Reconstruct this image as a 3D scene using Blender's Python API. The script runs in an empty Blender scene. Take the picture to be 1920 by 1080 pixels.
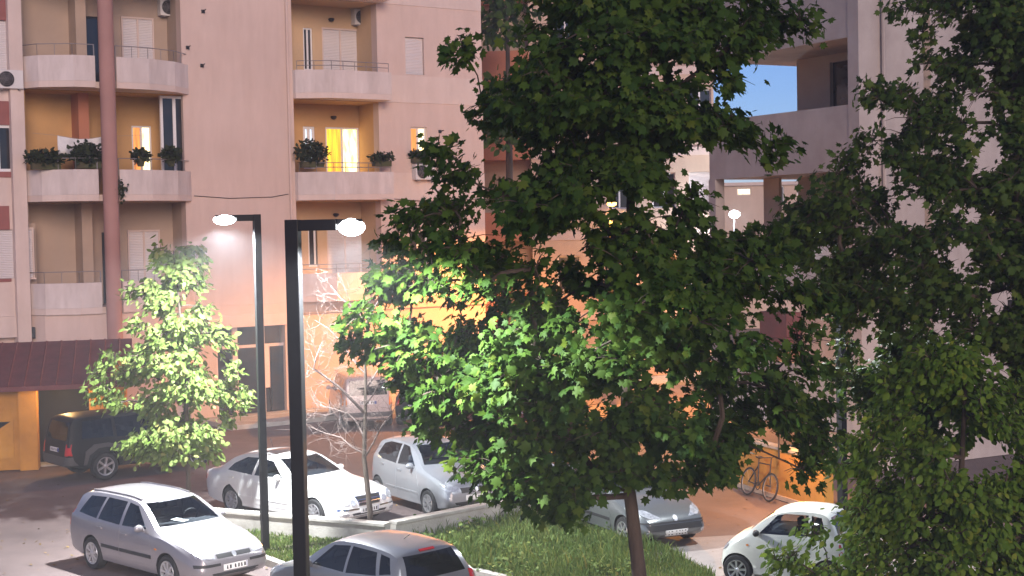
import bpy, bmesh, math, random
import numpy as np
from mathutils import Vector, Matrix
from mathutils.bvhtree import BVHTree
from mathutils.geometry import delaunay_2d_cdt

R = math.radians
random.seed(7)
sc = bpy.context.scene
col = sc.collection

# ------------------------------------------------------------------ camera
FPX, CAMH, PITCH, ROLL = 2800.0, 6.4, R(2.25), 0.020
_f = Vector((0, math.cos(PITCH), -math.sin(PITCH)))
_r0 = Vector((1, 0, 0)); _u0 = Vector((0, math.sin(PITCH), math.cos(PITCH)))
_r = _r0 * math.cos(ROLL) - _u0 * math.sin(ROLL)
_u = _r0 * math.sin(ROLL) + _u0 * math.cos(ROLL)
CAM = Vector((0, 0, CAMH))
cam = bpy.data.cameras.new('camera'); camo = bpy.data.objects.new('camera', cam); col.objects.link(camo)
m = Matrix((( _r.x, _u.x, -_f.x, 0), (_r.y, _u.y, -_f.y, 0), (_r.z, _u.z, -_f.z, CAMH), (0, 0, 0, 1)))
camo.matrix_world = m
cam.sensor_fit = 'HORIZONTAL'; cam.sensor_width = 36.0; cam.lens = FPX / 1920 * 36
cam.clip_end = 2000
sc.camera = camo

# ------------------------------------------------------------------ world, sun, exposure
w = bpy.data.worlds.new('World'); sc.world = w; w.use_nodes = True
nt = w.node_tree
bg = nt.nodes.get('Background') or nt.nodes.new('ShaderNodeBackground')
sky = nt.nodes.new('ShaderNodeTexSky'); sky.sky_type = 'NISHITA'; sky.sun_disc = False
SUN_EL, SUN_AZ = R(15), R(165)      # low behind the camera, a little to its right
sky.sun_elevation = SUN_EL; sky.sun_rotation = SUN_AZ
sky.air_density = 1.0; sky.dust_density = 0.0; sky.ozone_density = 6.0
tint = nt.nodes.new('ShaderNodeMix'); tint.data_type = 'RGBA'; tint.blend_type = 'MULTIPLY'; tint.inputs['Factor'].default_value = 1.0
tint.inputs['B'].default_value = (1.0, 0.91, 1.16, 1)      # white balance of the picture
nt.links.new(sky.outputs[0], tint.inputs['A']); nt.links.new(tint.outputs['Result'], bg.inputs[0]); bg.inputs[1].default_value = 0.085
sun = bpy.data.lights.new('sun', 'SUN'); sun.energy = 2.15; sun.angle = R(24); sun.color = (1.0, 0.75, 0.63)
suno = bpy.data.objects.new('sun', sun); col.objects.link(suno)
sd = Vector((math.sin(SUN_AZ) * math.cos(SUN_EL), math.cos(SUN_AZ) * math.cos(SUN_EL), math.sin(SUN_EL)))
suno.rotation_euler = sd.to_track_quat('Z', 'Y').to_euler()
suno.location = (0, -20, 30)
sc.view_settings.view_transform = 'Standard'; sc.view_settings.look = 'None'
sc.view_settings.gamma = 1; sc.view_settings.exposure = 0.45
sc.view_settings.use_curve_mapping = False
sc.render.engine = 'CYCLES'
sc.cycles.use_denoising = True
sc.cycles.max_bounces = 6; sc.cycles.transparent_max_bounces = 12
sc.cycles.sample_clamp_indirect = 4.0

def ray(u, v):
    return (_f + _r * ((u - 960) / FPX) - _u * ((v - 540) / FPX))
def G(u, v, z=0.0):
    d = ray(u, v); t = (z - CAMH) / d.z
    return CAM + d * t
def AT(u, v, y):
    d = ray(u, v); return CAM + d * (y / d.y)

# ------------------------------------------------------------------ helpers
def tagp(o, label=None, cat=None, group=None, kind=None):
    if label: o['label'] = label
    if cat: o['category'] = cat
    if group: o['group'] = group
    if kind: o['kind'] = kind
    return o
def thing(name, label, cat, loc=(0, 0, 0), rz=0.0, group=None):
    o = bpy.data.objects.new(name, None); col.objects.link(o)
    o.location = loc; o.rotation_euler = (0, 0, rz); o.empty_display_size = 0.2
    return tagp(o, label, cat, group)
def link(name, me, parent=None):
    o = bpy.data.objects.new(name, me); col.objects.link(o)
    if parent: o.parent = parent
    return o
def copy_tree(o, parent=None):
    c = o.copy(); col.objects.link(c)
    if parent: c.parent = parent
    for ch in list(o.children): copy_tree(ch, c)
    return c

class MB:
    def __init__(s): s.v = []; s.f = []; s.m = []
    def add(s, vs, fs, mi=0):
        b = len(s.v); s.v += [tuple(p) for p in vs]
        for f in fs: s.f.append([i + b for i in f]); s.m.append(mi)
        return s
    def box(s, x0, x1, y0, y1, z0, z1, mi=0):
        v = [(x0,y0,z0),(x1,y0,z0),(x1,y1,z0),(x0,y1,z0),(x0,y0,z1),(x1,y0,z1),(x1,y1,z1),(x0,y1,z1)]
        return s.add(v, [(0,3,2,1),(4,5,6,7),(0,1,5,4),(1,2,6,5),(2,3,7,6),(3,0,4,7)], mi)
    def prism(s, poly, z0, z1, mi=0):
        n = len(poly)
        a = sum(poly[i][0]*poly[(i+1)%n][1]-poly[(i+1)%n][0]*poly[i][1] for i in range(n))
        if a < 0: poly = poly[::-1]
        v = [(p[0],p[1],z0) for p in poly] + [(p[0],p[1],z1) for p in poly]
        f = [tuple(range(n-1,-1,-1)), tuple(range(n,2*n))] + [(i,(i+1)%n,(i+1)%n+n,i+n) for i in range(n)]
        return s.add(v, f, mi)
    def tube(s, pts, rad, n=6, mi=0, caps=True):
        pts = [Vector(p) for p in pts]
        if not hasattr(rad, '__len__'): rad = [rad]*len(pts)
        vs = []; up = None
        for i, p in enumerate(pts):
            d = (pts[min(i+1,len(pts)-1)] - pts[max(i-1,0)])
            if d.length < 1e-9: d = Vector((0,0,1))
            d.normalize()
            if up is None: up = d.orthogonal().normalized()
            a = (up - d*up.dot(d))
            a = a.normalized() if a.length > 1e-6 else d.orthogonal().normalized()
            up = a; b = d.cross(a)
            for k in range(n):
                t = 2*math.pi*k/n
                vs.append(p + (a*math.cos(t) + b*math.sin(t))*rad[i])
        fs = []
        for i in range(len(pts)-1):
            for k in range(n):
                k2 = (k+1)%n
                fs.append((i*n+k, i*n+k2, (i+1)*n+k2, (i+1)*n+k))
        if caps:
            fs.append(tuple(range(n-1,-1,-1))); L=(len(pts)-1)*n; fs.append(tuple(range(L,L+n)))
        return s.add(vs, fs, mi)
    def sweep_rect(s, pts, a, b, side, mi=0):
        """rectangular bar along a polyline; side = sideways axis"""
        side = Vector(side).normalized(); vs=[]
        pts=[Vector(p) for p in pts]
        for i,p in enumerate(pts):
            d=(pts[min(i+1,len(pts)-1)]-pts[max(i-1,0)]).normalized()
            n=d.cross(side).normalized()
            for sa,sb in ((-1,-1),(1,-1),(1,1),(-1,1)): vs.append(p+side*(a/2*sa)+n*(b/2*sb))
        fs=[(3,2,1,0)]; L=(len(pts)-1)*4; fs.append((L,L+1,L+2,L+3))
        for i in range(len(pts)-1):
            for k in range(4): fs.append((i*4+k,i*4+(k+1)%4,(i+1)*4+(k+1)%4,(i+1)*4+k))
        return s.add(vs,fs,mi)
    def lathe(s, prof, c, axis=(0,0,1), n=24, mi=0):
        ax = Vector(axis).normalized(); a = ax.orthogonal().normalized(); b = ax.cross(a); c = Vector(c)
        vs = []; fs = []
        for r_, h in prof:
            for k in range(n):
                t = 2*math.pi*k/n
                vs.append(c + ax*h + (a*math.cos(t)+b*math.sin(t))*max(r_,1e-4))
        for i in range(len(prof)-1):
            for k in range(n):
                k2=(k+1)%n; fs.append((i*n+k,i*n+k2,(i+1)*n+k2,(i+1)*n+k))
        return s.add(vs, fs, mi)
    def ell(s, c, rx, ry, rz, n=12, mm=8, mi=0):
        vs=[];fs=[]
        for i in range(mm+1):
            ph=math.pi*i/mm-math.pi/2
            for k in range(n):
                t=2*math.pi*k/n
                vs.append((c[0]+rx*max(math.cos(ph),1e-3)*math.cos(t), c[1]+ry*max(math.cos(ph),1e-3)*math.sin(t), c[2]+rz*math.sin(ph)))
        for i in range(mm):
            for k in range(n):
                k2=(k+1)%n; fs.append((i*n+k,i*n+k2,(i+1)*n+k2,(i+1)*n+k))
        return s.add(vs,fs,mi)
    def mesh(s, name, mats, smooth=False, angle=40):
        me = bpy.data.meshes.new(name); me.from_pydata(s.v, [], s.f)
        for mt in (mats if isinstance(mats,(list,tuple)) else [mats]): me.materials.append(mt)
        if any(s.m): me.polygons.foreach_set('material_index', s.m)
        if smooth:
            me.polygons.foreach_set('use_smooth', [True]*len(me.polygons)); me.set_sharp_from_angle(angle=R(angle))
        me.update(); return me
    def build(s, name, mats, parent=None, smooth=False, bevel=0, angle=40):
        o = link(name, s.mesh(name, mats, smooth, angle), parent)
        if bevel:
            b = o.modifiers.new('bevel','BEVEL'); b.width = bevel; b.segments = 2; b.limit_method='ANGLE'; b.angle_limit=R(40)
        return o

def wall_holes(mb, x0, x1, z0, z1, y0, y1, holes, mi=0):
    """a wall in the local x/z plane from y0 to y1 with rectangular holes (x0,x1,z0,z1)"""
    xs = sorted({x0, x1} | {h[0] for h in holes} | {h[1] for h in holes}); xs = [x for x in xs if x0 <= x <= x1]
    for a, b in zip(xs, xs[1:]):
        cm = (a+b)/2
        hs = sorted([(max(h[2],z0), min(h[3],z1)) for h in holes if h[0] < cm < h[1]])
        z = z0
        for p, q in hs:
            if p > z + 1e-4: mb.box(a, b, y0, y1, z, p, mi)
            z = max(z, q)
        if z < z1 - 1e-4: mb.box(a, b, y0, y1, z, z1, mi)
    return mb
def strip_wall(mb, pts, th, z0, z1, mi=0):
    """an upright wall along a plan polyline, thickness th to its left side"""
    P = [Vector((p[0],p[1])) for p in pts]; off = []
    for i in range(len(P)):
        ds = []
        if i: ds.append((P[i]-P[i-1]).normalized())
        if i < len(P)-1: ds.append((P[i+1]-P[i]).normalized())
        ns = [Vector((-d.y,d.x)) for d in ds]
        n = sum(ns, Vector((0,0)))
        n = n.normalized()
        off.append(P[i] + n*(th/max(0.4,n.dot(ns[0]))))
    n = len(P); vs=[]
    for z in (z0,z1):
        vs += [(p.x,p.y,z) for p in P] + [(p.x,p.y,z) for p in off]
    fs=[]
    for i in range(n-1):
        a,b=i,i+1
        fs += [(a,b,b+2*n,a+2*n),(b+n,a+n,a+3*n,b+3*n),(a+2*n,b+2*n,b+3*n,a+3*n),(b,a,a+n,b+n)]
    fs += [(n,0,2*n,3*n),(n-1,2*n-1,4*n-1,3*n-1)]
    return mb.add(vs,fs,mi)

# ------------------------------------------------------------------ materials
def mat(name, c, rough=0.7, metal=0.0, var=0.0, vscale=3.0, bump=0.0, bscale=40.0, coat=0.0, c2=None, spec=0.5, trans=0.0, stretch=None, detail=4, streak=0.0):
    mt = bpy.data.materials.new(name); mt.use_nodes = True
    n = mt.node_tree.nodes; l = mt.node_tree.links
    p = n['Principled BSDF']
    p.inputs['Base Color'].default_value = (*c, 1); p.inputs['Roughness'].default_value = rough
    p.inputs['Metallic'].default_value = metal; p.inputs['Coat Weight'].default_value = coat
    p.inputs['Coat Roughness'].default_value = 0.08
    p.inputs['Specular IOR Level'].default_value = spec
    tc = n.new('ShaderNodeTexCoord'); src = tc.outputs['Object']
    if stretch:
        mp = n.new('ShaderNodeMapping'); mp.inputs['Scale'].default_value = stretch
        l.new(src, mp.inputs[0]); src = mp.outputs[0]
    if var or c2:
        c2 = c2 or tuple(x*(1-var) for x in c)
        t = n.new('ShaderNodeTexNoise'); t.inputs['Scale'].default_value = vscale; t.inputs['Detail'].default_value = detail
        t.inputs['Roughness'].default_value = 0.65
        l.new(src, t.inputs['Vector'])
        rp = n.new('ShaderNodeValToRGB'); rp.color_ramp.elements[0].position = 0.32; rp.color_ramp.elements[1].position = 0.68
        rp.color_ramp.elements[0].color = (*c2, 1); rp.color_ramp.elements[1].color = (*c, 1)
        l.new(t.outputs['Fac'], rp.inputs[0]); l.new(rp.outputs[0], p.inputs['Base Color'])
    if streak:
        mp2=n.new('ShaderNodeMapping'); mp2.inputs['Scale'].default_value=(1.5,1.5,0.22); l.new(tc.outputs['Object'],mp2.inputs[0])
        t3=n.new('ShaderNodeTexNoise'); t3.inputs['Scale'].default_value=1.6; t3.inputs['Detail'].default_value=6; t3.inputs['Roughness'].default_value=0.7; l.new(mp2.outputs[0],t3.inputs['Vector'])
        r3=n.new('ShaderNodeValToRGB'); r3.color_ramp.elements[0].position=0.30; r3.color_ramp.elements[1].position=0.62
        q_=1-streak; r3.color_ramp.elements[0].color=(q_,q_*0.98,q_*0.96,1); r3.color_ramp.elements[1].color=(1,1,1,1); l.new(t3.outputs['Fac'],r3.inputs[0])
        mm=n.new('ShaderNodeMix'); mm.data_type='RGBA'; mm.blend_type='MULTIPLY'; mm.inputs['Factor'].default_value=1.0
        l.new(rp.outputs[0],mm.inputs['A']); l.new(r3.outputs[0],mm.inputs['B']); l.new(mm.outputs['Result'],p.inputs['Base Color'])
    if bump:
        t2 = n.new('ShaderNodeTexNoise'); t2.inputs['Scale'].default_value = bscale; t2.inputs['Detail'].default_value = 3
        l.new(src, t2.inputs['Vector'])
        b = n.new('ShaderNodeBump'); b.inputs['Strength'].default_value = bump; b.inputs['Distance'].default_value = 0.02
        l.new(t2.outputs['Fac'], b.inputs['Height']); l.new(b.outputs[0], p.inputs['Normal'])
    return mt
def emis(name, c, s, c2=None, scale=2.0, stretch=(1,1,1)):
    mt = bpy.data.materials.new(name); mt.use_nodes = True
    n = mt.node_tree.nodes; l = mt.node_tree.links
    p = n['Principled BSDF']; p.inputs['Base Color'].default_value = (0.04,0.04,0.04,1); p.inputs['Roughness'].default_value = 0.3
    p.inputs['Emission Color'].default_value = (*c,1); p.inputs['Emission Strength'].default_value = s
    if c2:
        tc=n.new('ShaderNodeTexCoord'); mp=n.new('ShaderNodeMapping'); mp.inputs['Scale'].default_value=stretch
        l.new(tc.outputs['Object'],mp.inputs[0])
        t=n.new('ShaderNodeTexNoise'); t.inputs['Scale'].default_value=scale; l.new(mp.outputs[0],t.inputs['Vector'])
        rp=n.new('ShaderNodeValToRGB'); rp.color_ramp.elements[0].position=0.38; rp.color_ramp.elements[1].position=0.6
        rp.color_ramp.elements[0].color=(*c2,1); rp.color_ramp.elements[1].color=(*c,1)
        l.new(t.outputs['Fac'],rp.inputs[0]); l.new(rp.outputs[0],p.inputs['Emission Color'])
    return mt
def glassy(name, tint, alpha):
    mt = bpy.data.materials.new(name); mt.use_nodes = True
    n = mt.node_tree.nodes; l = mt.node_tree.links
    n.remove(n['Principled BSDF'])
    tr = n.new('ShaderNodeBsdfTransparent'); tr.inputs[0].default_value = (*tint,1)
    gl = n.new('ShaderNodeBsdfGlossy'); gl.inputs['Color'].default_value = (1,1,1,1); gl.inputs['Roughness'].default_value = 0.04
    fr = n.new('ShaderNodeFresnel'); fr.inputs[0].default_value = 1.5
    mx = n.new('ShaderNodeMixShader'); l.new(fr.outputs[0], mx.inputs[0]); l.new(tr.outputs[0], mx.inputs[1]); l.new(gl.outputs[0], mx.inputs[2])
    l.new(mx.outputs[0], n['Material Output'].inputs[0])
    return mt
def leafmat(name, c1, c2, transl=0.35, rough=0.6):
    mt = bpy.data.materials.new(name); mt.use_nodes = True
    n = mt.node_tree.nodes; l = mt.node_tree.links
    p = n['Principled BSDF']; p.inputs['Roughness'].default_value = rough; p.inputs['Specular IOR Level'].default_value = 0.16
    ge = n.new('ShaderNodeNewGeometry'); oi = n.new('ShaderNodeObjectInfo')
    ad = n.new('ShaderNodeMath'); ad.operation='ADD'; l.new(ge.outputs['Random Per Island'], ad.inputs[0]); l.new(oi.outputs['Random'], ad.inputs[1])
    fr = n.new('ShaderNodeMath'); fr.operation='FRACT'; l.new(ad.outputs[0], fr.inputs[0])
    rp = n.new('ShaderNodeValToRGB'); rp.color_ramp.elements[0].color = (*c1,1); rp.color_ramp.elements[1].color = (*c2,1); rp.color_ramp.elements[1].position = 0.88
    e3 = rp.color_ramp.elements.new(1.0); e3.color = (c2[0]*1.6, c2[1]*1.2, c2[2]*1.2, 1)
    l.new(fr.outputs[0], rp.inputs[0]); l.new(rp.outputs[0], p.inputs['Base Color'])
    t = n.new('ShaderNodeBsdfTranslucent'); l.new(rp.outputs[0], t.inputs[0])
    mx = n.new('ShaderNodeMixShader'); mx.inputs[0].default_value = transl
    l.new(p.outputs[0], mx.inputs[1]); l.new(t.outputs[0], mx.inputs[2]); l.new(mx.outputs[0], n['Material Output'].inputs[0])
    return mt

M = {}
M['mauve'] = mat('mauve plaster', (0.63,0.49,0.425), 0.9, var=0.10, vscale=0.5, streak=0.10, bump=0.15, bscale=30)
M['band'] = mat('pale plaster', (0.66,0.54,0.48), 0.9, var=0.12, vscale=0.7, streak=0.09, bump=0.15, bscale=30)
M['parapet'] = mat('white plaster', (0.68,0.60,0.57), 0.85, c2=(0.53,0.46,0.43), vscale=1.3, streak=0.17, bump=0.1, bscale=30, stretch=(1,1,0.4))
M['ochre'] = mat('ochre plaster', (0.55,0.33,0.14), 0.9, var=0.12, vscale=0.9, bump=0.1)
M['ochre_pale'] = mat('pale ochre plaster', (0.57,0.40,0.24), 0.9, var=0.12, vscale=0.9, bump=0.1)
M['tan'] = mat('tan plaster', (0.43,0.33,0.255), 0.9, var=0.12, vscale=0.9, bump=0.1)
M['redpanel'] = mat('brick red plaster', (0.30,0.115,0.10), 0.9, var=0.2, vscale=1.2, bump=0.1)
M['column'] = mat('red brown column paint', (0.38,0.21,0.18), 0.8, var=0.15, vscale=1.0)
M['terracotta'] = mat('terracotta plaster', (0.46,0.19,0.11), 0.9, var=0.15, vscale=0.7)
M['cream'] = mat('cream plaster', (0.58,0.44,0.34), 0.9, var=0.12, vscale=0.5, streak=0.09)
M['greywall'] = mat('pale grey plaster', (0.44,0.40,0.375), 0.9, c2=(0.34,0.30,0.28), vscale=0.8, streak=0.08, bump=0.2, bscale=25)
M['shutter'] = mat('white roller shutter', (0.62,0.58,0.57), 0.6, var=0.06, vscale=60, stretch=(0.02,0.02,1))
M['whitepvc'] = mat('white window frame', (0.70,0.69,0.68), 0.45)
M['darkglass'] = mat('dark window glass', (0.015,0.017,0.02), 0.06, spec=0.6, c2=(0.03,0.028,0.028), vscale=2)
M['darkmetal'] = mat('dark metal', (0.03,0.03,0.032), 0.45, metal=0.3)
M['railmetal'] = mat('railing metal', (0.28,0.26,0.26), 0.5, metal=0.5)
M['lit_yellow'] = emis('lit room yellow', (1.0,0.60,0.03), 1.4, (0.85,0.33,0.03), 2.2, (5,5,0.35))
M['lit_white'] = emis('lit room warm white', (1.0,0.86,0.5), 2.4, (1.0,0.55,0.16), 2.0, (2.5,2.5,0.8))
M['lit_blue'] = emis('lit room cool', (0.75,0.88,1.0), 1.1)
M['curtain'] = emis('lit curtain', (1.0,0.40,0.09), 1.0, (0.85,0.24,0.05), 7.0, (4,4,0.3))
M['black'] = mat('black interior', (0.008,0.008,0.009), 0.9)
M['asphalt'] = mat('worn asphalt', (0.155,0.115,0.107), 0.85, c2=(0.085,0.063,0.06), vscale=0.45, bump=0.35, bscale=60, detail=8)
M['paving'] = mat('pale paving', (0.30,0.27,0.25), 0.85, c2=(0.21,0.19,0.18), vscale=1.1, bump=0.3, bscale=50, detail=8)
M['concrete'] = mat('concrete', (0.42,0.40,0.36), 0.9, c2=(0.27,0.25,0.22), vscale=2.2, bump=0.3, bscale=30, detail=8)
M['soil'] = mat('grassy soil', (0.055,0.07,0.025), 0.95, c2=(0.07,0.055,0.03), vscale=2.0, bump=0.6, bscale=25)
M['bark'] = mat('grey brown bark', (0.085,0.062,0.045), 0.9, c2=(0.04,0.03,0.022), vscale=9, bump=0.6, bscale=40, stretch=(1,1,0.25))
M['palebark'] = mat('pale bare bark', (0.21,0.165,0.145), 0.85, c2=(0.12,0.09,0.08), vscale=7, bump=0.4, bscale=50)
M['polepaint'] = mat('black pole paint', (0.010,0.010,0.011), 0.45, spec=0.3, var=0.2, vscale=8)
M['lampglow'] = emis('lit lamp lens', (0.93,0.97,1.0), 22.0)
M['rubber'] = mat('tyre rubber', (0.018,0.018,0.018), 0.85)
M['alloy'] = mat('alloy rim', (0.55,0.55,0.56), 0.35, metal=0.8)
M['trim'] = mat('black plastic trim', (0.02,0.02,0.021), 0.6)
M['chrome'] = mat('chrome', (0.75,0.75,0.76), 0.15, metal=1.0)
M['interior'] = mat('car interior', (0.05,0.052,0.058), 0.9)
M['seat'] = mat('seat cloth', (0.09,0.09,0.095), 0.9)
M['plate'] = mat('number plate', (0.72,0.72,0.70), 0.4)
M['plateblue'] = mat('plate blue band', (0.02,0.05,0.25), 0.4)
M['headlamp'] = mat('headlamp glass', (0.62,0.64,0.66), 0.12, metal=0.4, coat=0.6, c2=(0.33,0.34,0.36), vscale=14)
M['amber'] = mat('amber lamp', (0.65,0.22,0.03), 0.25)
M['taillamp'] = mat('red tail lamp', (0.42,0.015,0.015), 0.2)
M['paper'] = mat('white paper', (0.75,0.75,0.72), 0.8)
M['autoglass'] = glassy('tinted car glass', (0.68,0.72,0.74), 0)
def paint(name, c, metal=0.0, rough=0.32):
    return mat(name, c, rough, metal=metal, coat=0.7, var=0.06, vscale=2.0)
M['silver'] = paint('silver car paint', (0.25,0.235,0.245), 0.35, 0.38)
M['silver2'] = paint('cool silver car paint', (0.30,0.31,0.325), 0.35, 0.38)
M['white'] = paint('white car paint', (0.70,0.70,0.68))
M['whitesmart'] = paint('warm white car paint', (0.72,0.72,0.64))
M['greypaint'] = paint('grey car paint', (0.14,0.15,0.15), 0.4, 0.34)
M['hatchpaint'] = paint('gunmetal car paint', (0.17,0.172,0.18), 0.45, 0.3)
M['blackpaint'] = mat('black car paint', (0.008,0.008,0.009), 0.5, spec=0.2)
M['creampaint'] = paint('cream van paint', (0.45,0.36,0.33))
M['redpaint'] = paint('dark red car paint', (0.07,0.012,0.012))
M['greyclad'] = mat('grey cladding', (0.055,0.052,0.05), 0.6)
M['cloth'] = mat('white cloth', (0.72,0.70,0.68), 0.95, var=0.12, vscale=6)
M['acwhite'] = mat('air conditioner casing', (0.62,0.60,0.58), 0.5)
M['yellowwall'] = mat('orange yellow plaster', (0.46,0.22,0.03), 0.85, c2=(0.33,0.15,0.02), vscale=1.5)
M['redroof'] = mat('dark red roof sheet', (0.15,0.035,0.035), 0.7, var=0.3, vscale=2)
M['leaf'] = leafmat('maple leaf', (0.029,0.072,0.012), (0.070,0.130,0.017), 0.45)
M['leaf_small'] = leafmat('young lime leaf', (0.12,0.19,0.035), (0.19,0.25,0.075), 0.4)
M['leaf_right'] = leafmat('plane leaf', (0.036,0.080,0.015), (0.075,0.130,0.02), 0.42)
M['leaf_bush'] = leafmat('bush leaf', (0.08,0.165,0.018), (0.145,0.235,0.03), 0.42)
M['leaf_dark'] = leafmat('dark potted leaf', (0.02,0.035,0.015), (0.045,0.06,0.025))
M['grass'] = leafmat('grass blade', (0.065,0.12,0.026), (0.15,0.20,0.05), 0.3, 0.6)
# ------------------------------------------------------------------ ground
def sheet(name, poly, z, mt, kind='structure'):
    mb = MB(); v = [(p[0], p[1], z) for p in poly]; mb.add(v, [tuple(range(len(v)))])
    o = mb.build(name, mt); 
    if o.data.polygons[0].normal.z < 0: o.data.flip_normals()
    tagp(o, kind=kind); return o
sheet('ground', [(-118,-58),(118,-58),(118,168),(-118,168)], -0.02, M['asphalt'])

# facade frame of the apartment building
ANG1 = R(35); P1 = Vector((-14.3, 48.3, 0))
def local(P, ang, u, v, y=0.0):
    """where the sight line through a photo point meets the plane at local depth y: (x along, z)"""
    n = Vector((-math.sin(ang), math.cos(ang), 0)); a = Vector((math.cos(ang), math.sin(ang), 0))
    d = ray(u, v); t = (n.dot(P) + y - n.dot(CAM)) / n.dot(d)
    q = CAM + d*t
    return ((q-P).dot(a), q.z)
def L1(u, v, y=0.0): return local(P1, ANG1, u, v, y)

def window(par, x0, x1, z0, z1, y, pane_mats, fr=0.06, frame='whitepvc', name='window', mid=True):
    f = MB(); n = len(pane_mats)
    f.box(x0,x1,y-0.02,y+0.07,z0,z0+fr); f.box(x0,x1,y-0.02,y+0.07,z1-fr,z1)
    f.box(x0,x0+fr,y-0.02,y+0.07,z0+fr,z1-fr); f.box(x1-fr,x1,y-0.02,y+0.07,z0+fr,z1-fr)
    for k in range(1,n):
        xm = x0+(x1-x0)*k/n; f.box(xm-fr*0.6,xm+fr*0.6,y-0.01,y+0.06,z0+fr,z1-fr)
    fo = f.build(name, M[frame], par)
    for k,pm in enumerate(pane_mats):
        a = x0+(x1-x0)*k/n+fr*0.6; b = x0+(x1-x0)*(k+1)/n-fr*0.6
        MB().box(max(a,x0+fr),min(b,x1-fr),y+0.02,y+0.035,z0+fr,z1-fr).build('pane', M[pm], fo)
    return fo
def shutter(par, x0, x1, z0, z1, y, leaves=1):
    f = MB(); f.box(x0-0.05,x1+0.05,y-0.03,y+0.05,z1,z1+0.06); f.box(x0-0.05,x0,y-0.03,y+0.05,z0,z1); f.box(x1,x1+0.05,y-0.03,y+0.05,z0,z1); f.box(x0-0.08,x1+0.08,y-0.06,y+0.05,z0-0.05,z0)
    for k in range(1,leaves):
        xm=x0+(x1-x0)*k/leaves; f.box(xm-0.03,xm+0.03,y-0.03,y+0.05,z0,z1)
    fo = f.build('window', M['band'], par)
    for k in range(leaves):
        a=x0+(x1-x0)*k/leaves+(0.03 if k else 0); b=x0+(x1-x0)*(k+1)/leaves-(0.03 if k<leaves-1 else 0)
        s = MB(); n=int((z1-z0)/0.055); h=(z1-z0)/n
        vs=[];fs=[]
        for i in range(n):
            z=z0+i*h
            vs += [(a,y+0.012,z),(b,y+0.012,z),(b,y-0.004,z+h*0.5),(a,y-0.004,z+h*0.5),(b,y+0.012,z+h),(a,y+0.012,z+h)]
            q=i*6; fs += [(q,q+1,q+2,q+3),(q+3,q+2,q+4,q+5)]
        s.add(vs,fs); s.build('roller_shutter', M['shutter'], fo)
    return fo
def railing(par, pts, z0, z1, n_rails=2, step=0.45, r=0.014):
    mb = MB(); P=[Vector((p[0],p[1],0)) for p in pts]
    for k in range(n_rails):
        z = z1-(z1-z0)*k/ max(1,n_rails)
        mb.tube([(p.x,p.y,z) for p in P], r, 5)
    for a,b in zip(P,P[1:]):
        n=max(1,int((b-a).length/step))
        for i in range(n+1):
            q=a.lerp(b,i/n); mb.tube([(q.x,q.y,z0-0.02),(q.x,q.y,z1)], r*0.8, 4)
    return mb.build('railing', M['railmetal'], par)

# ------------------------------------------------------------------ apartment building
B1 = thing('apartment_building','pink and mauve apartment block with rounded white balconies and lit windows','building',P1,ANG1)
SOF = [3.97, 7.57, 11.17, 14.77]; TOP = 18.6
RE = L1(905,200)[0]                      # right end of facade
XB0, XB1 = L1(553,300)[0], L1(712,300)[0]   # recess of the middle balcony column
XM0 = 4.05
def part(name, mb, mt, par=B1, **k): return mb.build(name, M[mt], par, **k)
# solid core behind everything
part('rear_wall', MB().box(-9, RE-0.35, 2.6, 12, 0, TOP), 'cream')
part('side_wall', MB().box(RE-0.3, RE, 0.31, 12, 0, TOP), 'terracotta')
# plain mauve centre
part('wall', MB().box(XM0, XB0, 0, 0.4, 3.97, TOP), 'mauve')
# right wall with windows, banded
wz = []
for (u0,u1,v0,v1) in ((760,795,70,140),(767,797,238,300)):
    x0,_=L1(u0,100); x1,_=L1(u1,100); zt=L1((u0+u1)/2,v0)[1]; zb=L1((u0+u1)/2,v1)[1]; wz.append((x0,x1,zb,zt))
wz.append((wz[0][0],wz[0][1],wz[0][2]-7.2+0.0,wz[0][3]-7.2+0.0))
mbw = MB()
zprev = 3.97
for s in SOF:
    part('wall_band', MB().box(XB1, RE, -0.025, 0.4, s, s+1.0), 'band')
    wall_holes(mbw, XB1, RE, s+1.0, min(s+3.6,TOP), 0, 0.4, [h for h in wz if s+0.9 < h[3] < s+3.6])
part('wall', mbw, 'mauve')
for i,h in enumerate(wz):
    part('window_reveal', MB().box(h[0]-0.2,h[1]+0.2,0.402,0.5,h[2]-0.2,h[3]+0.2), 'tan')
shutter(B1, wz[0][0],wz[0][1],wz[0][2],wz[0][3],0.10)
window(B1, wz[1][0],wz[1][1],wz[1][2],wz[1][3],0.12, ['curtain','lit_white'])
window(B1, wz[2][0],wz[2][1],wz[2][2],wz[2][3],0.12, ['darkglass','darkglass'])
# ground floor
sx0,sx1 = L1(408,700)[0], L1(538,700)[0]
gz = L1(470,612)[1]
mbg = MB(); wall_holes(mbg, XM0, XB0, 0, 3.45, 0.05, 0.45, [(sx0,sx1,0.12,gz)])
part('wall', mbg, 'cream')
part('shop_lintel', MB().box(sx0-0.3, sx1+0.15, -0.12, 0.045, gz, gz+0.42), 'band')
part('wall_band', MB().box(XM0, XB0, -0.03, 0.44, 3.46, 3.968), 'mauve')
part('wall', MB().box(XB0+0.002, RE, 0.1, 0.5, 0, 3.96), 'cream')
part('soffit', MB().box(XB0+0.002, RE, -0.02, 0.09, 3.55, 3.965), 'cream')
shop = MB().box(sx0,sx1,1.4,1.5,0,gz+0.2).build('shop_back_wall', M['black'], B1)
xs = [sx0, L1(446,700)[0], L1(497,700)[0], sx1]
cols = MB()
for x in xs[:-1]: cols.box(x-0.09,x+0.09,0.16,0.34,0.12,gz)
cols.box(sx0+0.1,sx1,0.2,0.3,2.45,2.55)
part('shopfront_frame', cols, 'band')
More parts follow.
